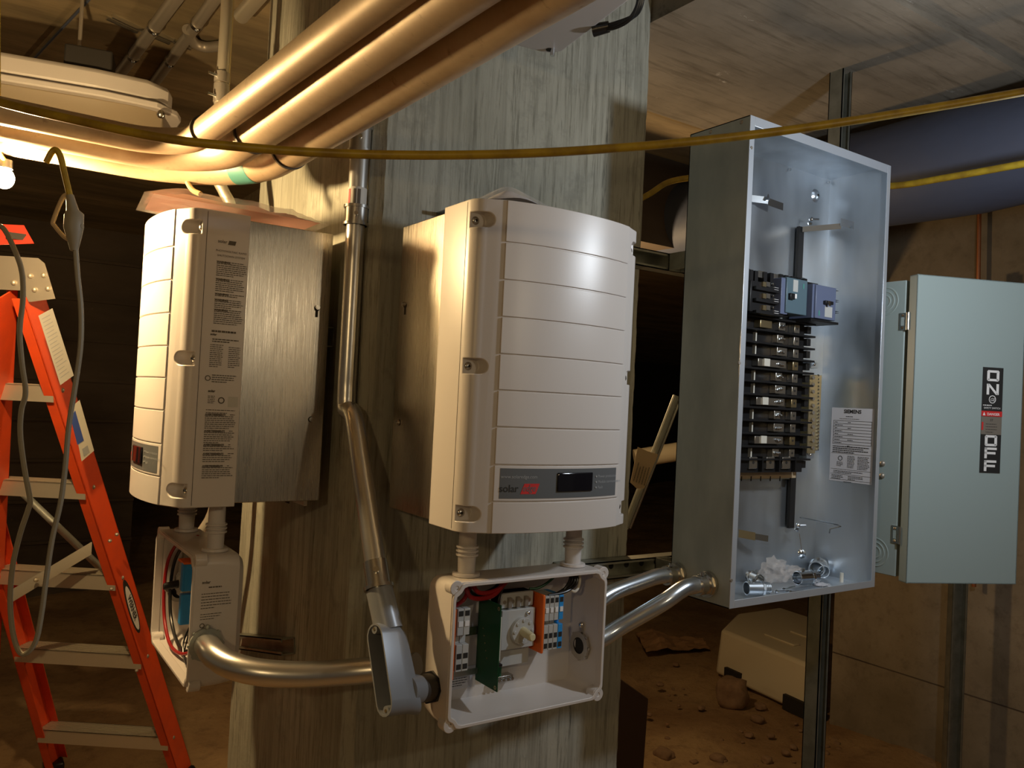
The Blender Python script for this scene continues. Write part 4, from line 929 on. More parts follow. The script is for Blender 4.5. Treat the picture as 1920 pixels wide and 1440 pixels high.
# two offset conduits from the switch box to the cabinet
e1 = P(1270, 1077, 'X', x0); e2 = P(1328, 1095, 'X', x0)
s1_ = Vector((.392, -.185, -.405)); s2_ = Vector((.391, -.215, -.455))
pa = spline([s1_, s1_+Vector((.03, 0, .008)), s1_+Vector((.085, .0, .033)), e1+Vector((-.11, 0, -.008)), e1+Vector((-.06, 0, 0)), e1+Vector((-.001, 0, 0))], 7)
pb = spline([s2_, s2_+Vector((.03, -.003, .004)), s2_+Vector((.08, -.012, .028)), e2+Vector((-.125, .008, -.030)), e2+Vector((-.075, 0, -.004)), e2+Vector((-.04, 0, 0)), e2+Vector((-.001, 0, 0))], 7)
for pth, nm, rr in ((pa, 'rear of the two bright offset conduits entering the steel cabinet', .0165), (pb, 'front of the two bright offset conduits entering the steel cabinet', .0165)):
    r_ = conduit('steel_conduit', pth, rr, 'emtblue', nm)
    E = pth[-1]; q = MB().ring(E+Vector((-.034, 0, 0)), E+Vector((-.004, 0, 0)), .0205, .0162, 24); q.ring(E+Vector((-.013, 0, 0)), E+Vector((-.006, 0, 0)), .0250, .0162, 8); q.ring(E+Vector((-.006, 0, 0)), E+Vector((-.0005, 0, 0)), .0265, .0162, 24)
    q.build('connector', M['steel'], r_); MB().cyl(E+Vector((-.024, -.004, .020)), E+Vector((-.024, -.004, .027)), .0045, n=10).build('set_screw', M['zinc'], r_)
    if pth is pa: continue
    S_ = pth[0]; q = locknut(S_+Vector((-.010, 0, 0)), (-1, 0, 0), .026, .0155); q.cyl(S_+Vector((-.014, -.004, .028)), S_+Vector((-.014, -.004, .04)), .005, n=10); q.ball(S_+Vector((-.014, -.004, .04)), .0062, 10)
    q.build('locknut', M['steel'], r_); MB().cyl(S_+Vector((-.0105, 0, 0)), S_+Vector((-.0125, 0, 0)), .0155, n=24).build('bore', M['dark'], r_)

# ------------------------------------------------------------------ big pipes along two walls of the bay
pr_ = .0335; hz = .45
def big_pipe(xr_, yr_, R_, label, band=None, r=pr_, tape=None, sl=.02):
    pts = [Vector((-3.0, yr_, hz)), Vector((-1.5, yr_, hz))]+arc((xr_-R_, yr_-R_, hz), R_, 90, 0, 16, (1, 0, 0), (0, 1, 0))+[Vector((xr_+sl*.3, yr_-R_-.3, hz)), Vector((xr_+sl*(yr_-R_+1.9), -1.9, hz))]
    root = empty('water_pipe', (xr_, -1.9, hz), label=label, cat='pipe', group='large dusty copper pipes under the ceiling')
    MB().tube(pts, r, 36).build('tube', M['pipe'], root, smooth=60)
    for k in range(1):
        y = yr_-R_-band
        MB().ring((xr_, y-.003, hz), (xr_, y+.003, hz), r+.0026, r-.001, 36).build('band', M['grip'], root)
    if tape:
        pp = arc((xr_-R_, yr_-R_, hz), R_, 34, 22, 5, (1, 0, 0), (0, 1, 0)); MB().tube(pp, r+.0006, 36, cap=False).build('tape', M['teal'], root)
    for xx in (-.9, -.62):
        MB().ring((xx-.016, yr_, hz), (xx+.016, yr_, hz), r+.003, r-.001, 30).build('coupling', M['pipe'], root)
    return root
big_pipe(-.303, .185, .11, 'left and uppermost of the three thick copper pipes passing over the inverters', .03, r=.0235, sl=.055)
big_pipe(-.232, .252, .17, 'middle one of the three thick copper pipes passing over the inverters', .085, sl=.03)
big_pipe(-.150, .350, .24, 'right and lowest of the three thick copper pipes with a teal tape band', .06, tape=True)

# insulated main
q = MB(); rr = .150; pts = [Vector((1.66+.02*math.sin(y*3), y, .745+.006*math.sin(y*5))) for y in [-2.2+.1*i for i in range(62)]]
rad = [rr+(.004 if (i % 7) in (0,) else 0)+.004*math.sin(i*1.7) for i in range(62)]
dm = empty('insulated_pipe', (1.66, -.2, .59), label='big dark jacketed pipe running under the ceiling behind the steel cabinet', cat='pipe')
q.tube(pts, rad, 40).build('jacket', M['duct'], dm, smooth=60)
for i in (8, 16, 24, 31, 38, 46): MB().ring(pts[i], pts[i]+Vector((0, .035, 0)), rr+.009, rr-.002, 40).build('joint_wrap', M['duct'], dm, smooth=60)
for y in (.95, 1.5): MB().ring((1.66, y, .745), (1.66, y+.03, .745), rr+.013, rr, 40).build('strap', M['duct'], dm)

# ------------------------------------------------------------------ lamp on the string at left
bl = empty('work_lamp', Vector(L1), label='glowing bare bulb at the left edge of the picture above the ladder', cat='lamp')
MB().ball(Vector(L1), .017, 20, 1, 1, 1.15).build('bulb', M['bulb'], bl, smooth=180)
MB().cyl(Vector(L1)+Vector((0, 0, .018)), Vector(L1)+Vector((0, 0, .034)), .013, .012).build('socket', M['black'], bl)
MB().tube(spline([Vector(L1)+Vector((0, 0, .032)), Vector((L1[0]-.012, .318, .412)), Vector((L1[0]-.016, .301, .43)), Vector((L1[0]-.018, .301, .50)), Vector((L1[0]-.03, .30, .75)), Vector((L1[0]-.03, .30, 1.12))], 6), .004, 8).build('cord', M['yellow'], bl)

# ------------------------------------------------------------------ yellow cords
def cord(name, px_, r, mt, label, cat='cord', n=8, flat=None, parent=None):
    return MB().tube(spline([D(u, v, t) for u, v, t in px_], n), r, 10, flat=flat).build(name, M[mt], parent, smooth=60, label=label, cat=cat)
cord('yellow_cord', ((-900, 75, .95), (-400, 118, .98), (-60, 175, 1.05), (0, 192, 1.03), (90, 214, 1.0), (300, 258, .98), (480, 278, .98), (640, 288, .98), (820, 291, .98), (1000, 287, .98), (1150, 278, .99), (1290, 266, 1.0), (1440, 249, 1.02), (1600, 226, 1.03), (1760, 200, 1.05), (1920, 172, 1.06), (2000, 158, 1.07), (2400, 80, 1.12), (2900, -30, 1.25)), .0054, 'yellow', 'long yellow cord sagging across the whole picture in front of the pipes')
cord('yellow_cord', ((1100, 425, 2.25), (1210, 368, 2.3), (1270, 337, 2.35), (1400, 330, 2.35), (1540, 345, 2.25), (1665, 349, 2.12), (1780, 332, 1.98), (1920, 307, 1.83), (2010, 292, 1.74), (2180, 262, 1.62), (2500, 180, 1.4), (3000, 60, 1.15)), .0085, 'yellow', 'second yellow cord passing behind the steel cabinet under the jacketed pipe')
# plug hanging on the hooked cord
t_ = 1.12
hk = empty('extension_cord_plug', D(135, 560, t_), label='joined plug and socket hanging on a looped cord above the ladder', cat='extension cord')
MB().tube(spline([D(86, 305, t_), D(100, 282, t_), D(112, 290, t_), D(122, 330, t_), D(132, 372, t_)], 6), .0042, 10).build('supply_cord', M['yellow'], hk)
MB().tube([D(131, 366, t_), D(136, 395, t_), D(139, 402, t_), D(138, 428, t_), D(139, 448, t_), D(139, 470, t_)], [.005, .008, .0125, .0125, .009, .005], 14).build('plug_body', M['cordgrey'], hk, smooth=60)
MB().tube([D(124, 424, t_), D(155, 424, t_)], .004, 10).build('plug_collar', M['cordgrey'], hk)
MB().tube(spline([D(128, 364, t_), D(117, 372, t_), D(100, 414, t_), D(103, 424, t_), D(118, 442, t_), D(128, 449, t_)], 5), .003, 8).build('hook', M['tagpaper'], hk)
MB().tube(spline([D(142, 466, t_), D(146, 520, t_), D(152, 580, t_), D(151, 650, t_), D(140, 730, t_), D(129, 800, t_), D(122, 880, t_), D(113, 945, t_), D(98, 1010, t_), D(86, 1090, t_), D(78, 1150, t_), D(66, 1205, t_), D(42, 1227, t_), D(26, 1195, t_), D(19, 1130, t_), D(24, 1060, t_), D(38, 1000, t_), D(53, 955, t_), D(56, 935, t_), D(46, 880, t_), D(38, 815, t_), D(40, 770, t_), D(48, 735, t_), D(41, 680, t_), D(37, 620, t_), D(43, 560, t_), D(41, 510, t_), D(28, 470, t_), D(8, 430, t_), D(-10, 420, t_)], 5), .0035, 8).build('hanging_cord', M['cordgrey'], hk)

# ------------------------------------------------------------------ ladder
FT = P(350, 1452, 'Z', FLO+.03); TT = D(62, 548, 2.12)
RT = D(18, 548, 2.10); RB = P(-22, 1452, 'Z', FLO+.03)
FB = P(100, 1436, 'Z', FLO+.03); side = (FB-FT); bw = side.length; side.normalize()
FTT = TT+side*.30
lad = empty('step_ladder', Vector(((FT.x+RB.x)/2, (FT.y+RB.y)/2, FLO)), label='orange fibreglass step ladder with aluminium treads at the left', cat='ladder')
def rail(a, b_, w_, d, face, name='rail', mt='orange'):
    """channel-section rail, web facing `face`"""
    ax_ = (b_-a).normalized(); f_ = Vector(face); f_ = (f_-ax_*f_.dot(ax_)).normalized(); s_ = ax_.cross(f_).normalized(); t0 = .004
    mb = MB()
    for s0, s1, f0, f1 in ((-w_/2, w_/2, -t0, 0), (-w_/2, -w_/2+t0, -d, 0), (w_/2-t0, w_/2, -d, 0)):
        mb.prism([a+s_*s0+f_*f0, a+s_*s1+f_*f0, a+s_*s1+f_*f1, a+s_*s0+f_*f1], b_-a)
    return mb.build(name, M[mt], lad, bevel=.001)
nface = -side                                  # outer side of the near rails
near = rail(FT, TT, .088, .032, nface); rear = rail(RB, RT, .078, .028, nface)
rail(FB, FTT, .088, .032, -nface, 'rail'); rail(RB+side*bw, RT+side*.30, .055, .028, -nface, 'rail')
# top bracket + cap
axr = (FT-TT).normalized(); pl = [D(-25, 478, 2.09), D(12, 480, 2.09), D(72, 484, 2.09), D(84, 494, 2.09), D(104, 560, 2.09), D(58, 566, 2.09), D(48, 545, 2.09), D(4, 543, 2.09), D(-25, 520, 2.09)]
bk = MB().prism(pl, side*.006).build('top_bracket', M['bracket'], lad, bevel=.001)
for u, v in ((26, 530), (57, 517), (82, 516), (65, 543), (90, 541)):
    p = D(u, v, 2.088); MB().ball(p, .007, 10, 1, 1, 1).build('rivet', M['alu'], bk)
cpn = [D(-30, 422, 2.07), D(47, 420, 2.07), D(69, 459, 2.05), D(-30, 462, 2.05)]
cap_ = MB().prism(cpn, side*.32+Vector((0, 0, 0))).build('top_cap', M['redcap'], lad, bevel=.004)
q = D(30, 443, 2.05); MB().box(-.022, .022, -.004, .004, -.008, .008, Matrix.Translation(q)).build('cap_recess', M['dark'], cap_)
# treads
fdir = Vector((0, 0, 1)).cross(side).normalized()
if fdir.dot(CAM-FT) < 0: fdir = -fdir
zs_t = [P(88, 726, 'X', TT.x).z]
for i, (u, v) in enumerate(((88, 722), (152, 905), (198, 1075), (240, 1222), (292, 1375))):
    # point on the near front rail at that height
    best = min(range(0, 1001), key=lambda k: abs((TT+(FT-TT)*k/1000-CAM).dot(upv)/(TT+(FT-TT)*k/1000-CAM).dot(fwd)-ray(u, v).dot(upv)))
    f_ = best/1000; a = TT+(FT-TT)*f_; b_ = FTT+(FB-FTT)*f_; b_.z = a.z
    ax_ = (b_-a); L2 = ax_.length; ax_.normalize(); g_ = Vector((0, 0, 1)).cross(ax_).normalized()
    if g_.dot(CAM-a) < 0: g_ = -g_
    mb = MB()
    a = a+side*.005; L2 -= .010
    for g0, g1, q0, q1 in ((-.055, .034, -.004, 0), (.030, .034, -.046, 0), (-.055, -.051, -.026, 0)):
        mb.prism([a+g_*g0+Vector((0, 0, q0)), a+g_*g1+Vector((0, 0, q0)), a+g_*g1+Vector((0, 0, q1)), a+g_*g0+Vector((0, 0, q1))], ax_*L2)
    for k in range(7): mb.prism([a+g_*(-.05+k*.012)+Vector((0, 0, z_)) for z_ in (0, .0015)]+[a+g_*(-.046+k*.012)+Vector((0, 0, z_)) for z_ in (.0015, 0)], ax_*L2)
    tr = mb.build('tread', M['alu'], lad)
    MB().ball(a+nface*.002+Vector((0, 0, -.012)), .008, 10, 1, 1, 1).build('tread_rivet', M['bracket'], tr)
def quad(name, pts, th_, mt, par): 
    return MB().prism(pts, nface*th_).build(name, M[mt], par)
def on_near(u, v, e=.001):
    nn = nface; d = ray(u, v); tt = (FT+nn*e-CAM).dot(nn)/d.dot(nn); return CAM+d*tt
s1 = quad('warning_label', [on_near(u, v) for u, v in ((72, 592), (98, 578), (138, 704), (113, 722))], .0006, 'foil', near)
t = MB()
for k in range(17):
    f_ = (k+1)/18.5; a = on_near(74+40*f_, 592+128*f_, .002); b_ = on_near(97+38*f_, 580+124*f_, .002); a = a+(b_-a)*.1; b_ = a+(b_-a)*random.uniform(.6, .95); dv = Vector((0, 0, -.0025)); t.poly([a, b_, b_+dv, a+dv], [(0, 1, 2, 3)])
t.build('label_print', M['greyink'], s1, smooth=0, recalc=False)
s2 = quad('product_label', [on_near(u, v) for u, v in ((133, 764), (149, 750), (176, 845), (153, 865))], .0006, 'whiteplastic', near)
quad('label_blue', [on_near(u, v, .002) for u, v in ((132, 782), (141, 770), (157, 826), (145, 834))], .0004, 'bluelabel', s2)
quad('label_dark', [on_near(u, v, .002) for u, v in ((154, 842), (164, 835), (168, 848), (157, 856))], .0004, 'greyink', s2)
# oval brand badge
cb = on_near(247, 1138); al = (on_near(262, 1190)-on_near(232, 1092)); la_ = al.length/2; al.normalize(); wl = nface.cross(al).normalized()
ov = [cb+al*(math.cos(k*math.pi/14)*la_)+wl*(math.sin(k*math.pi/14)*.022) for k in range(28)]
bd = MB().prism(ov, nface*.0006).build('brand_badge', M['ink'], near)
ov = [cb+nface*.0008+al*(math.cos(k*math.pi/14)*la_*.82+.006)+wl*(math.sin(k*math.pi/14)*.016) for k in range(28)]
MB().prism(ov, nface*.0003).build('badge_face', M['whiteink'], bd)
wl2 = wl if wl.dot(rgt) < 0 else wl
t = MB().text('WERNER', .027, cb+nface*.0016-wl*.0085*(-1 if (al.cross(wl)).dot(nface) < 0 else 1)+al*.004, al, wl*(1 if al.cross(wl).dot(nface) > 0 else -1), 'CENTER', .0008, .95); t.build('badge_letters', M['ink'], bd, smooth=0, recalc=False)
for u, v in ((206, 1014), (219, 1002), (209, 1104), (256, 1257)):
    p = on_near(u, v, .002); MB().ball(p, .006, 8).build('rivet', M['bracket'], near)
# spreader and rear brace
MB().tube([D(40, 922, 2.75), D(192, 1068, 2.75)], .012, 12).build('brace', M['galvmatte'], lad)
a, b_ = D(22, 1118, 2.45), D(172, 1028, 2.5); u_ = Vector((0, 0, .019)); MB().prism([a-u_, b_-u_, b_+u_, a+u_], side*.003).build('spreader', M['alu'], lad)
MB().ball(D(68, 1087, 2.44), .008, 8).build('rivet', M['alu'], lad)
for a, b_ in ((FT, 0), (RB, 0), (FB, 0), (RB+side*bw, 0)):
    MB().box(a.x-.035, a.x+.035, a.y-.035, a.y+.035, FLO-.03, FLO+.05).build('rubber_foot', M['black'], lad, bevel=.01)

# ------------------------------------------------------------------ things on the ceiling, upper left
fx = empty('ceiling_light_fixture', (-.75, .52, .60), label='long beige enclosed light fixture hanging above the pipes at upper left', cat='light fixture')
ys0, ys1, zl, zh = .40, .58, .545, .66
def lozenge(x_, k): return [(x_, ys0+.012*k, zl+.045), (x_, ys0+.03*k+.01, zl), (x_, ys0+.06, zl-.014), (x_, ys1-.06, zl-.014), (x_, ys1-.03*k-.01, zl), (x_, ys1-.012*k, zl+.045)]
q = MB(); ks_ = [(-1.45, 1), (-.42, 1), (-.34, 1.4), (-.29, 2.2)]
rg = []
for i, (x_, k) in enumerate(ks_):
    e = (0, 0, .006, .025)[i]; rg.append([(x_, y+(e if y < .49 else -e), z+(e if z < zl+.03 else 0)) for _, y, z in lozenge(x_, 1)])
for r_ in rg: q.v += [Vector(p) for p in r_]
for k in range(3):
    for j in range(5): q.f.append([k*6+j, k*6+j+1, (k+1)*6+j+1, (k+1)*6+j])
    q.f.append([k*6+5, k*6, (k+1)*6, (k+1)*6+5])
q.f.append([0, 1, 2, 3, 4, 5]); q.f.append([23, 22, 21, 20, 19, 18])
q.build('lens', M['lens'], fx, smooth=50, bevel=.004)
q = MB(); outl = [(-1.45, ys0-.006), (-.40, ys0-.006), (-.30, ys0+.01), (-.262, ys0+.05), (-.255, .49), (-.262, ys1-.05), (-.30, ys1-.01), (-.40, ys1+.006), (-1.45, ys1+.006)]
q.prism([(x_, y, zl+.044) for x_, y in outl], (0, 0, .014)); q.build('rim', M['housing'], fx, bevel=.003)
q = MB().prism([(x_+(.0 if x_ < -1 else -.02), .49+(y-.49)*.86, zl+.058) for x_, y in outl], (0, 0, .05)); q.build('housing', M['housing'], fx, bevel=.012)
MB().box(-.482, -.392, .43, .50, zh-.005, zh+.040).build('hanger_clamp', M['dark'], fx, bevel=.004)
MB().ball((-.292, .402, zl+.03), .009, 10).build('latch', M['steel'], fx)
MB().cyl((-.46, .47, zh+.02), (-.46, .47, .825), .004, n=8).build('hanger_rod', M['bracket'], fx)
fx.location = (-.26, .49, .60)
for ch in fx.children:
    ch.location = Vector((-.75, .52, .60))-Vector((-.26, .49, .60))
fx.rotation_euler = (0, 0, R(-13)); fx.location = (-.129, 1.161, .808); fx.scale = (1.35, 1.35, 1.35)
# ceiling conduits with straps
def cz_(u, v, z=1.10): return P(u, v, 'Z', z)
for (a, b_, r_, lb_) in (((335, -10), (205, 165), .019, 'left of two dusty conduits strapped slantwise to the ceiling'), ((430, -40), (265, 190), .017, 'right of two dusty conduits strapped slantwise to the ceiling')):
    A_, B_ = cz_(*a), cz_(*b_); A_ = A_+(A_-B_)*.1
    r0 = empty('ceiling_conduit', B_, label=lb_, cat='conduit', group='conduits strapped to the ceiling'); MB().tube([A_, B_], r_, 18).build('tube', M['bracket'], r0, smooth=60)
    for k in (.35, .62):
        c_ = A_+(B_-A_)*k; d_ = (B_-A_).normalized(); MB().ring(c_-d_*.01, c_+d_*.01, r_+.003, r_-.001, 18).build('strap', M['steel'], r0)
        MB().ball(c_+Vector((.0, -.0, -r_-.004)), .006, 8).build('strap_bolt', M['zinc'], r0)
for (u0, v0, u1, v1, lb_) in ((205, 35, 262, 62, 'left short channel piece on the ceiling'), (282, 65, 322, 82, 'middle short channel piece on the ceiling between the conduits'), (330, 80, 362, 92, 'right short channel piece on the ceiling')):
    A_, B_ = cz_(u0, v0, 1.108), cz_(u1, v1, 1.108); d_ = (B_-A_).normalized(); s_ = Vector((-d_.y, d_.x, 0))
    mb = MB()
    for o_ in (-.018, .010): mb.prism([A_+s_*o_, A_+s_*(o_+.008), A_+s_*(o_+.008)+Vector((0, 0, .012)), A_+s_*o_+Vector((0, 0, .012))], B_-A_)
    mb.build('ceiling_channel', M['lug'], label=lb_, cat='channel', group='short channels on the ceiling')
# curved cable over there and the thick pipe stub
MB().tube(spline([cz_(352, 55), cz_(362, 78), cz_(385, 88), cz_(415, 86)], 6), .017, 14).build('bent_conduit', M['bracket'], label='short bent grey conduit end by the ceiling straps', cat='conduit')
MB().tube([cz_(500, -25, 1.09), cz_(452, 30, 1.09)], .022, 20).build('conduit_stub', M['alu'], label='thick pale conduit end clamped beside the column top', cat='conduit')
MB().tube(spline([P(172, -6, 'Z', 1.11), P(110, 60, 'Z', 1.11), P(50, 125, 'Z', 1.11), P(-5, 185, 'Z', 1.11)], 4), .004, 8).build('dark_line', M['duct'], label='thin dark line along the ceiling at the upper left corner', cat='cable')  # thin dark line drawn just under the ceiling
# upright pale conduit behind the pipes
tt = 1.95
uc = [D(427, -40, tt), D(424, 40, tt), D(417, 140, tt), D(408, 250, tt), D(408, 330, tt), D(420, 360, tt), D(434, 400, tt), D(428, 520, tt), D(415, 760, tt), D(405, 940, tt), D(372, 1010, tt), D(340, 1080, tt)]
uc = [uc[0], uc[1], uc[2], uc[3]]+spline(uc[3:], 5)[1:]
r0 = conduit('steel_conduit', uc, .0135, 'alu', 'pale upright conduit dropping behind the three copper pipes left of the column')
for v in (146, 168, 184):
    a = D(416-(v-146)*.05, v, tt-.001); MB().ring(a+Vector((0, 0, -.012)), a+Vector((0, 0, .012)), .0175, .0134, 18).build('coupling', M['bracket'], r0)
    if v != 168: MB().cyl(a+Vector((-.015, -.008, 0)), a+Vector((-.034, -.014, 0)), .0035, n=8).build('set_screw', M['zinc'], r0)
MB().tube([D(436, -40, 2.02), D(431, 60, 2.02), D(424, 200, 2.02), D(418, 340, 2.02)], .007, 12).build('shade_strip', M['brass'], label='thin yellowish shade strip running beside the pale upright conduit', cat='conduit')  # thin tube added where only shade runs beside the conduit

# fixture box and cables, top centre
Mx = Matrix.Translation((.318, -.128, .70)) @ Matrix.Rotation(R(-9), 4, 'Z')
eb = empty('electrical_enclosure', (.2, -.3, .70), label='beige flat box corner jutting from above the pipes at top centre', cat='enclosure')
q = MB(); pts = [(0-.02, 0), (0, -.02)]; out = [(-.30, 0), (-.03, 0), (-.012, -.006), (0, -.025), (0, -.50), (-.30, -.50)]
q.prism([Mx @ Vector((x_, y, 0)) for x_, y in out], (0, 0, .07)); q.build('lid', M['housing'], eb, bevel=.004)
p = Mx @ Vector((-.022, -.026, 0)); MB().cyl(p+Vector((0, 0, .004)), p+Vector((0, 0, -.014)), .0045, n=12).build('bolt', M['zinc'], eb); MB().cyl(p+Vector((-.002, .006, .001)), p+Vector((-.002, .006, -.001)), .008, n=14).build('bolt_hole', M['dark'], eb)
for k, o_ in enumerate((0, 9, 17)):
    MB().tube(spline([D(1118+o_*.3, 56-o_*.3, 1.5), D(1150, 52-o_*.4, 1.48), D(1178+o_*.5, 38-o_*.4, 1.46), D(1194+o_*.4, 14, 1.45), D(1201+o_*.4, -20, 1.44)], 6), .0042, 10).build('dark_line', M['blackwire'], label=('outermost', 'middle', 'innermost')[k]+' of the black cables curving up from the beige box', cat='cable', group='black cables at the beige box')
MB().tube([D(1112, 57, 1.5), D(1142, 50, 1.49)], [.012, .010], 12).build('cable_gland', M['blackwire'], label='black cable gland at the edge of the beige box', cat='cable gland')

# ------------------------------------------------------------------ bags of papers on the inverters
def packet(root_loc, corners, bulge, label, peak=None, sheet='redsheet'):
    root = empty('document_bag', root_loc, label=label, cat='bag', group='plastic document bags on the inverters')
    def surf(zo, bg, mt, nm, shrink=0, seed=0):
        mb = MB(); N_ = 22
        cs = [Vector(c_) for c_ in corners]; cen = sum(cs, Vector())/4; cs = [c_+(cen-c_)*shrink for c_ in cs]
        for j in range(N_+1):
            for i in range(N_+1):
                u, v = i/N_, j/N_; p = cs[0]*(1-u)*(1-v)+cs[1]*u*(1-v)+cs[2]*u*v+cs[3]*(1-u)*v
                e = min(1, min(u, 1-u, v, 1-v)*5); h = zo+bg*e*(1-.25*abs(noise.noise(p*14)))
                if peak: h += peak[2]*(bg > 0)*math.exp(-(((u-peak[0])/.2)**2+((v-peak[1])/.5)**2))
                mb.v.append(p+Vector((0, 0, h+noise.noise(p*32+Vector((seed, 0, 0)))*.004*e)))
        for j in range(N_):
            for i in range(N_): a = j*(N_+1)+i; mb.f.append([a, a+1, a+N_+2, a+N_+1])
        return mb.build(nm, M[mt], root, smooth=40, recalc=False)
    surf(.001, 0, 'bag', 'bag_underside', 0); surf(.002, bulge, 'bag', 'bag_top', 0, 5); surf(.004, bulge*.6, sheet, 'printed_sheet', .10, 9)
    return root
zi1 = -.208+.54; zi2 = -.213+.54
packet((.2, -.25, zi1), [(.060, -.300, zi1), (.36, -.305, zi1), (.36, -.14, zi1), (.070, -.14, zi1)], .020, 'clear bag of papers on top of the louvred inverter', (.25, .3, .022), 'paper')
packet((-.2, .28, zi2), [(-.375, .16, zi2+.022), (-.05, .085, zi2+.004), (-.04, .36, zi2+.010), (-.345, .43, zi2+.040)], .030, 'red printed papers in a clear bag on top of the side-on inverter')
MB().tube(spline([D(349, 312, 1.66), D(351, 338, 1.65), D(361, 356, 1.64), D(376, 364, 1.63)], 6), .0055, 10).build('twine', M['string'], label='short hank of twine hanging from the copper pipes onto the papers', cat='twine')
# small sticker strip at the side bag
q = MB(); a = P(540, 392, 'Z', zi2+.02); b_ = P(578, 414, 'Z', zi2+.006); 

# ------------------------------------------------------------------ background, right
g_ = P(1440, 1290, 'Z', FLO)
fb = empty('foam_packing_block', (g_.x, g_.y, FLO), label='large cream foam packing block lying on the dirt under the steel cabinet', cat='packing foam')
def gp(u, v, z): return P(u, v, 'Z', z)
zt2 = FLO+.26
A_ = gp(1352, 1180, zt2); Bc = gp(1525, 1248, zt2); Cc = gp(1528, 1160, zt2); Dc = gp(1462, 1138, zt2); Ec = gp(1378, 1150, zt2)
A_, Bc, Cc, Dc, Ec = [gp(u, v, zt2) for u, v in ((1352, 1180), (1527, 1250), (1548, 1166), (1462, 1138), (1382, 1150))]
top_ = [A_, Bc, Cc, Dc, Ec]; cen_ = sum(top_, Vector())/5
q = MB(); n = 5; lo_ = [cen_+(p-cen_)*1.07 for p in top_]
for p in lo_: p.z = FLO+.01
q.poly(lo_+top_, [list(range(5))[::-1], list(range(5, 10))]+[(i, (i+1) % 5, 5+(i+1) % 5, 5+i) for i in range(5)])
q.build('block', M['foam'], fb, bevel=.02, seg=3)
e1_ = (Bc-A_).normalized(); fo_ = Vector((0, 0, 1)).cross(e1_)
if fo_.dot(fwd) < 0: fo_ = -fo_
for f0 in (.18, .40):
    a = A_+(Bc-A_)*.25+fo_*(f0*.9); q = MB().prism([a, a+e1_*.22, a+e1_*.22+fo_*.05, a+fo_*.05], (0, 0, .010)); q.build('raised_rib', M['foam'], fb, bevel=.004)
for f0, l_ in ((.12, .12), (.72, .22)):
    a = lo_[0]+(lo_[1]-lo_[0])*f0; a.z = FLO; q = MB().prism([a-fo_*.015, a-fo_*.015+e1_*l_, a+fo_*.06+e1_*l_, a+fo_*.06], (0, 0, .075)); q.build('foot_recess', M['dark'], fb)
def rock(u, v, s, seed, label, squash=.8, mt='stone', name='stone'):
    p = P(u, v, 'Z', FLO); bm = bmesh.new(); bmesh.ops.create_icosphere(bm, subdivisions=3, radius=1)
    for q in bm.verts:
        c_ = q.co.copy(); mx_ = max(abs(c_.x), abs(c_.y), abs(c_.z)); c_ = c_*(1-.35)+c_/mx_*.35*.9
        n_ = 1+.22*noise.noise(c_*1.6+Vector((seed, 0, 0)))+.06*noise.noise(c_*6+Vector((0, seed, 0)))
        q.co = Vector((c_.x*s*n_, c_.y*s*.85*n_, c_.z*s*squash*n_))
    me = bpy.data.meshes.new(name); bm.to_mesh(me); bm.free(); me.materials.append(M[mt]); me.shade_smooth()
    o = bpy.data.objects.new(name, me); o.location = (p.x, p.y, FLO+s*squash*.6); o.rotation_euler = (0, 0, seed); col.objects.link(o); return tag(o, label, 'stone', 'stones on the dirt floor')
rock(1372, 1318, .085, 2, 'squarish brown stone block in front of the foam packing', 1.0)
rock(1245, 1420, .045, 5, 'flat pale stone at the bottom edge right of the column', .5)
rock(1345, 1428, .035, 8, 'small pale stone at the bottom edge left of the strut post', .6)
rock(1420, 1352, .035, 11, 'small dark clod behind the pale stones near the square stone', .5)
rock(1438, 1430, .025, 14, 'dark round pebble beside the upright strut post', .7)
rock(1425, 1328, .034, 17, 'dark clod just right of the square brown stone', .5)
rr_ = random.Random(4)
for k in range(46):
    u, v = rr_.uniform(1180, 1600), rr_.uniform(1190, 1440)
    if u > 1320 and v < 1345: v = rr_.uniform(1350, 1440)
    o = rock(u, v, rr_.uniform(.008, .022), k, 'small crumb of dirt scattered over the floor right of the column', .5, name='dirt_crumb'); o['category'] = 'dirt crumb'; o['group'] = 'crumbs of dirt on the floor'
    if k == 0: pass
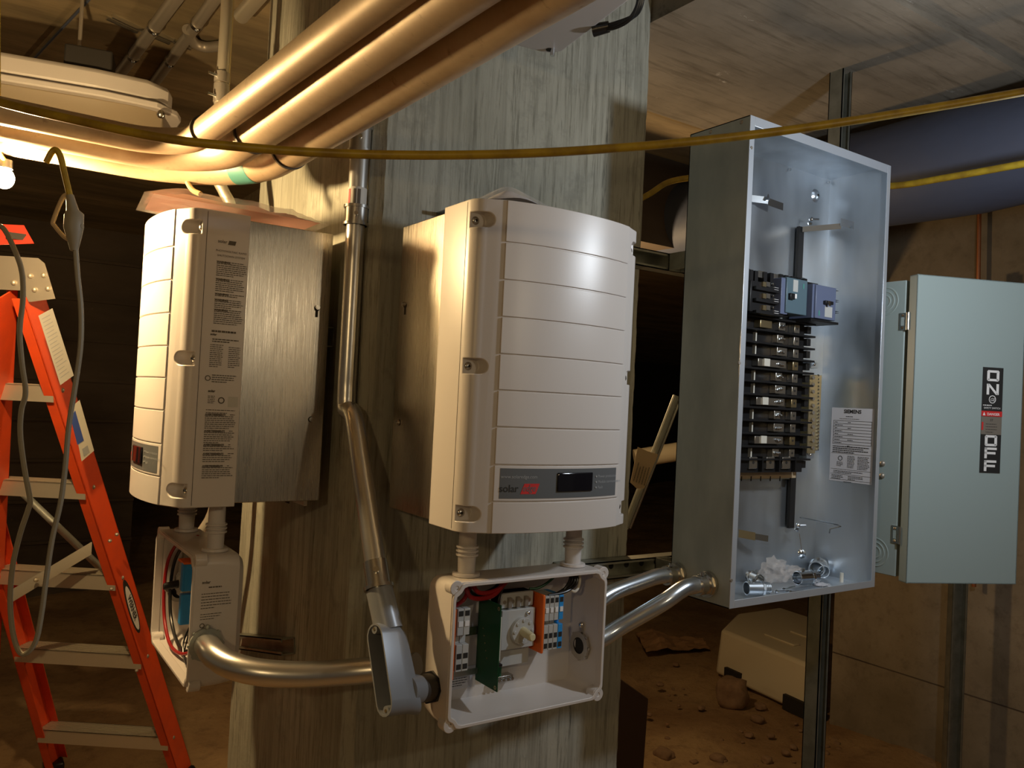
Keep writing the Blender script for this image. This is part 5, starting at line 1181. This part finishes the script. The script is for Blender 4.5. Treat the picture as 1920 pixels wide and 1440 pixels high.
# crumpled brown paper
p = P(1262, 1212, 'Z', FLO); mb = MB(); N_ = 12
for j in range(N_+1):
    for i in range(N_+1):
        u, v = i/N_-.5, j/N_-.5; x_ = u*.42; y_ = v*.26*(1.2-u); h = .10*max(0, .5-abs(u+.22)*2.2)*(1-abs(v)*1.2)+.03*abs(noise.noise(Vector((u*9, v*9, 2))))+.02
        mb.v.append(p+rgt*x_+Vector((fwd.x, fwd.y, 0))*y_+Vector((0, 0, h)))
for j in range(N_):
    for i in range(N_): a = j*(N_+1)+i; mb.f.append([a, a+1, a+N_+2, a+N_+1])
o = mb.build('crumpled_paper', M['brownpaper'], smooth=0, recalc=False, label='crumpled brown paper sheet lying on the dirt floor', cat='paper'); sm_ = o.modifiers.new('thick', 'SOLIDIFY'); sm_.thickness = .004
# dark board leaning behind the column foot
a = P(1166, 1274, 'Y', .5); b_ = P(1208, 1312, 'Y', .5); bz = FLO-.02
q = MB(); q.prism([Vector((.72, .5, bz)), Vector((b_.x, .5, bz)), Vector((b_.x+.02, .5, b_.z)), Vector((a.x, .5, a.z)), Vector((.72, .5, a.z+.02))], (0, .25, 0)); q.build('cardboard_carton', M['darkwood'], bevel=.004, label='dark brown carton standing behind the foot of the column', cat='carton')
# copper tube and the sign-tagged angle iron in the gap
MB().tube([P(1836, 400, 'X', 2.93), P(1830, 780, 'X', 2.93), P(1826, 1100, 'X', 2.93)], .009, 10).build('copper_tube', M['copper'], label='thin copper tube running up the right concrete wall', cat='pipe')
ai = empty('leaning_rod', D(1176, 985, 2.6), label='clear tubular rod with a paper tag leaning in the dark gap beside the column', cat='rod')
MB().tube([D(1172, 990, 2.6), D(1268, 742, 2.6)], .011, 10).build('rod', M['galvmatte'], ai); MB().tube([D(1180, 990, 2.61), D(1276, 745, 2.61)], .006, 8).build('rod_edge', M['steel'], ai)
tg = [D(1196, 838, 2.57), D(1214, 846, 2.57), D(1234, 852, 2.575), D(1208, 916, 2.575), D(1194, 916, 2.57), D(1182, 905, 2.57)]
tgo = MB().prism(tg, fwd*.002).build('paper_tag', M['tagpaper'], ai); t = MB(); d_ = (D(1200, 840, 2.56)-D(1183, 900, 2.56)).normalized(); e_ = (D(1232, 852, 2.56)-D(1200, 840, 2.56)).normalized()
for k in range(5): text_lines(t, D(1187+k*5, 902+k*2, 2.565), d_, -e_, .095, 1, .004, .003)
t.build('tag_print', M['inkwarm'], tgo, smooth=0, recalc=False)
# pale thing at the far gap: a lagged pipe
MB().tube([D(1190, 860, 4.4), D(1300, 842, 4.4)], .05, 16).build('far_pipe', M['foam'], label='pale lagged pipe far back in the dark gap', cat='pipe')
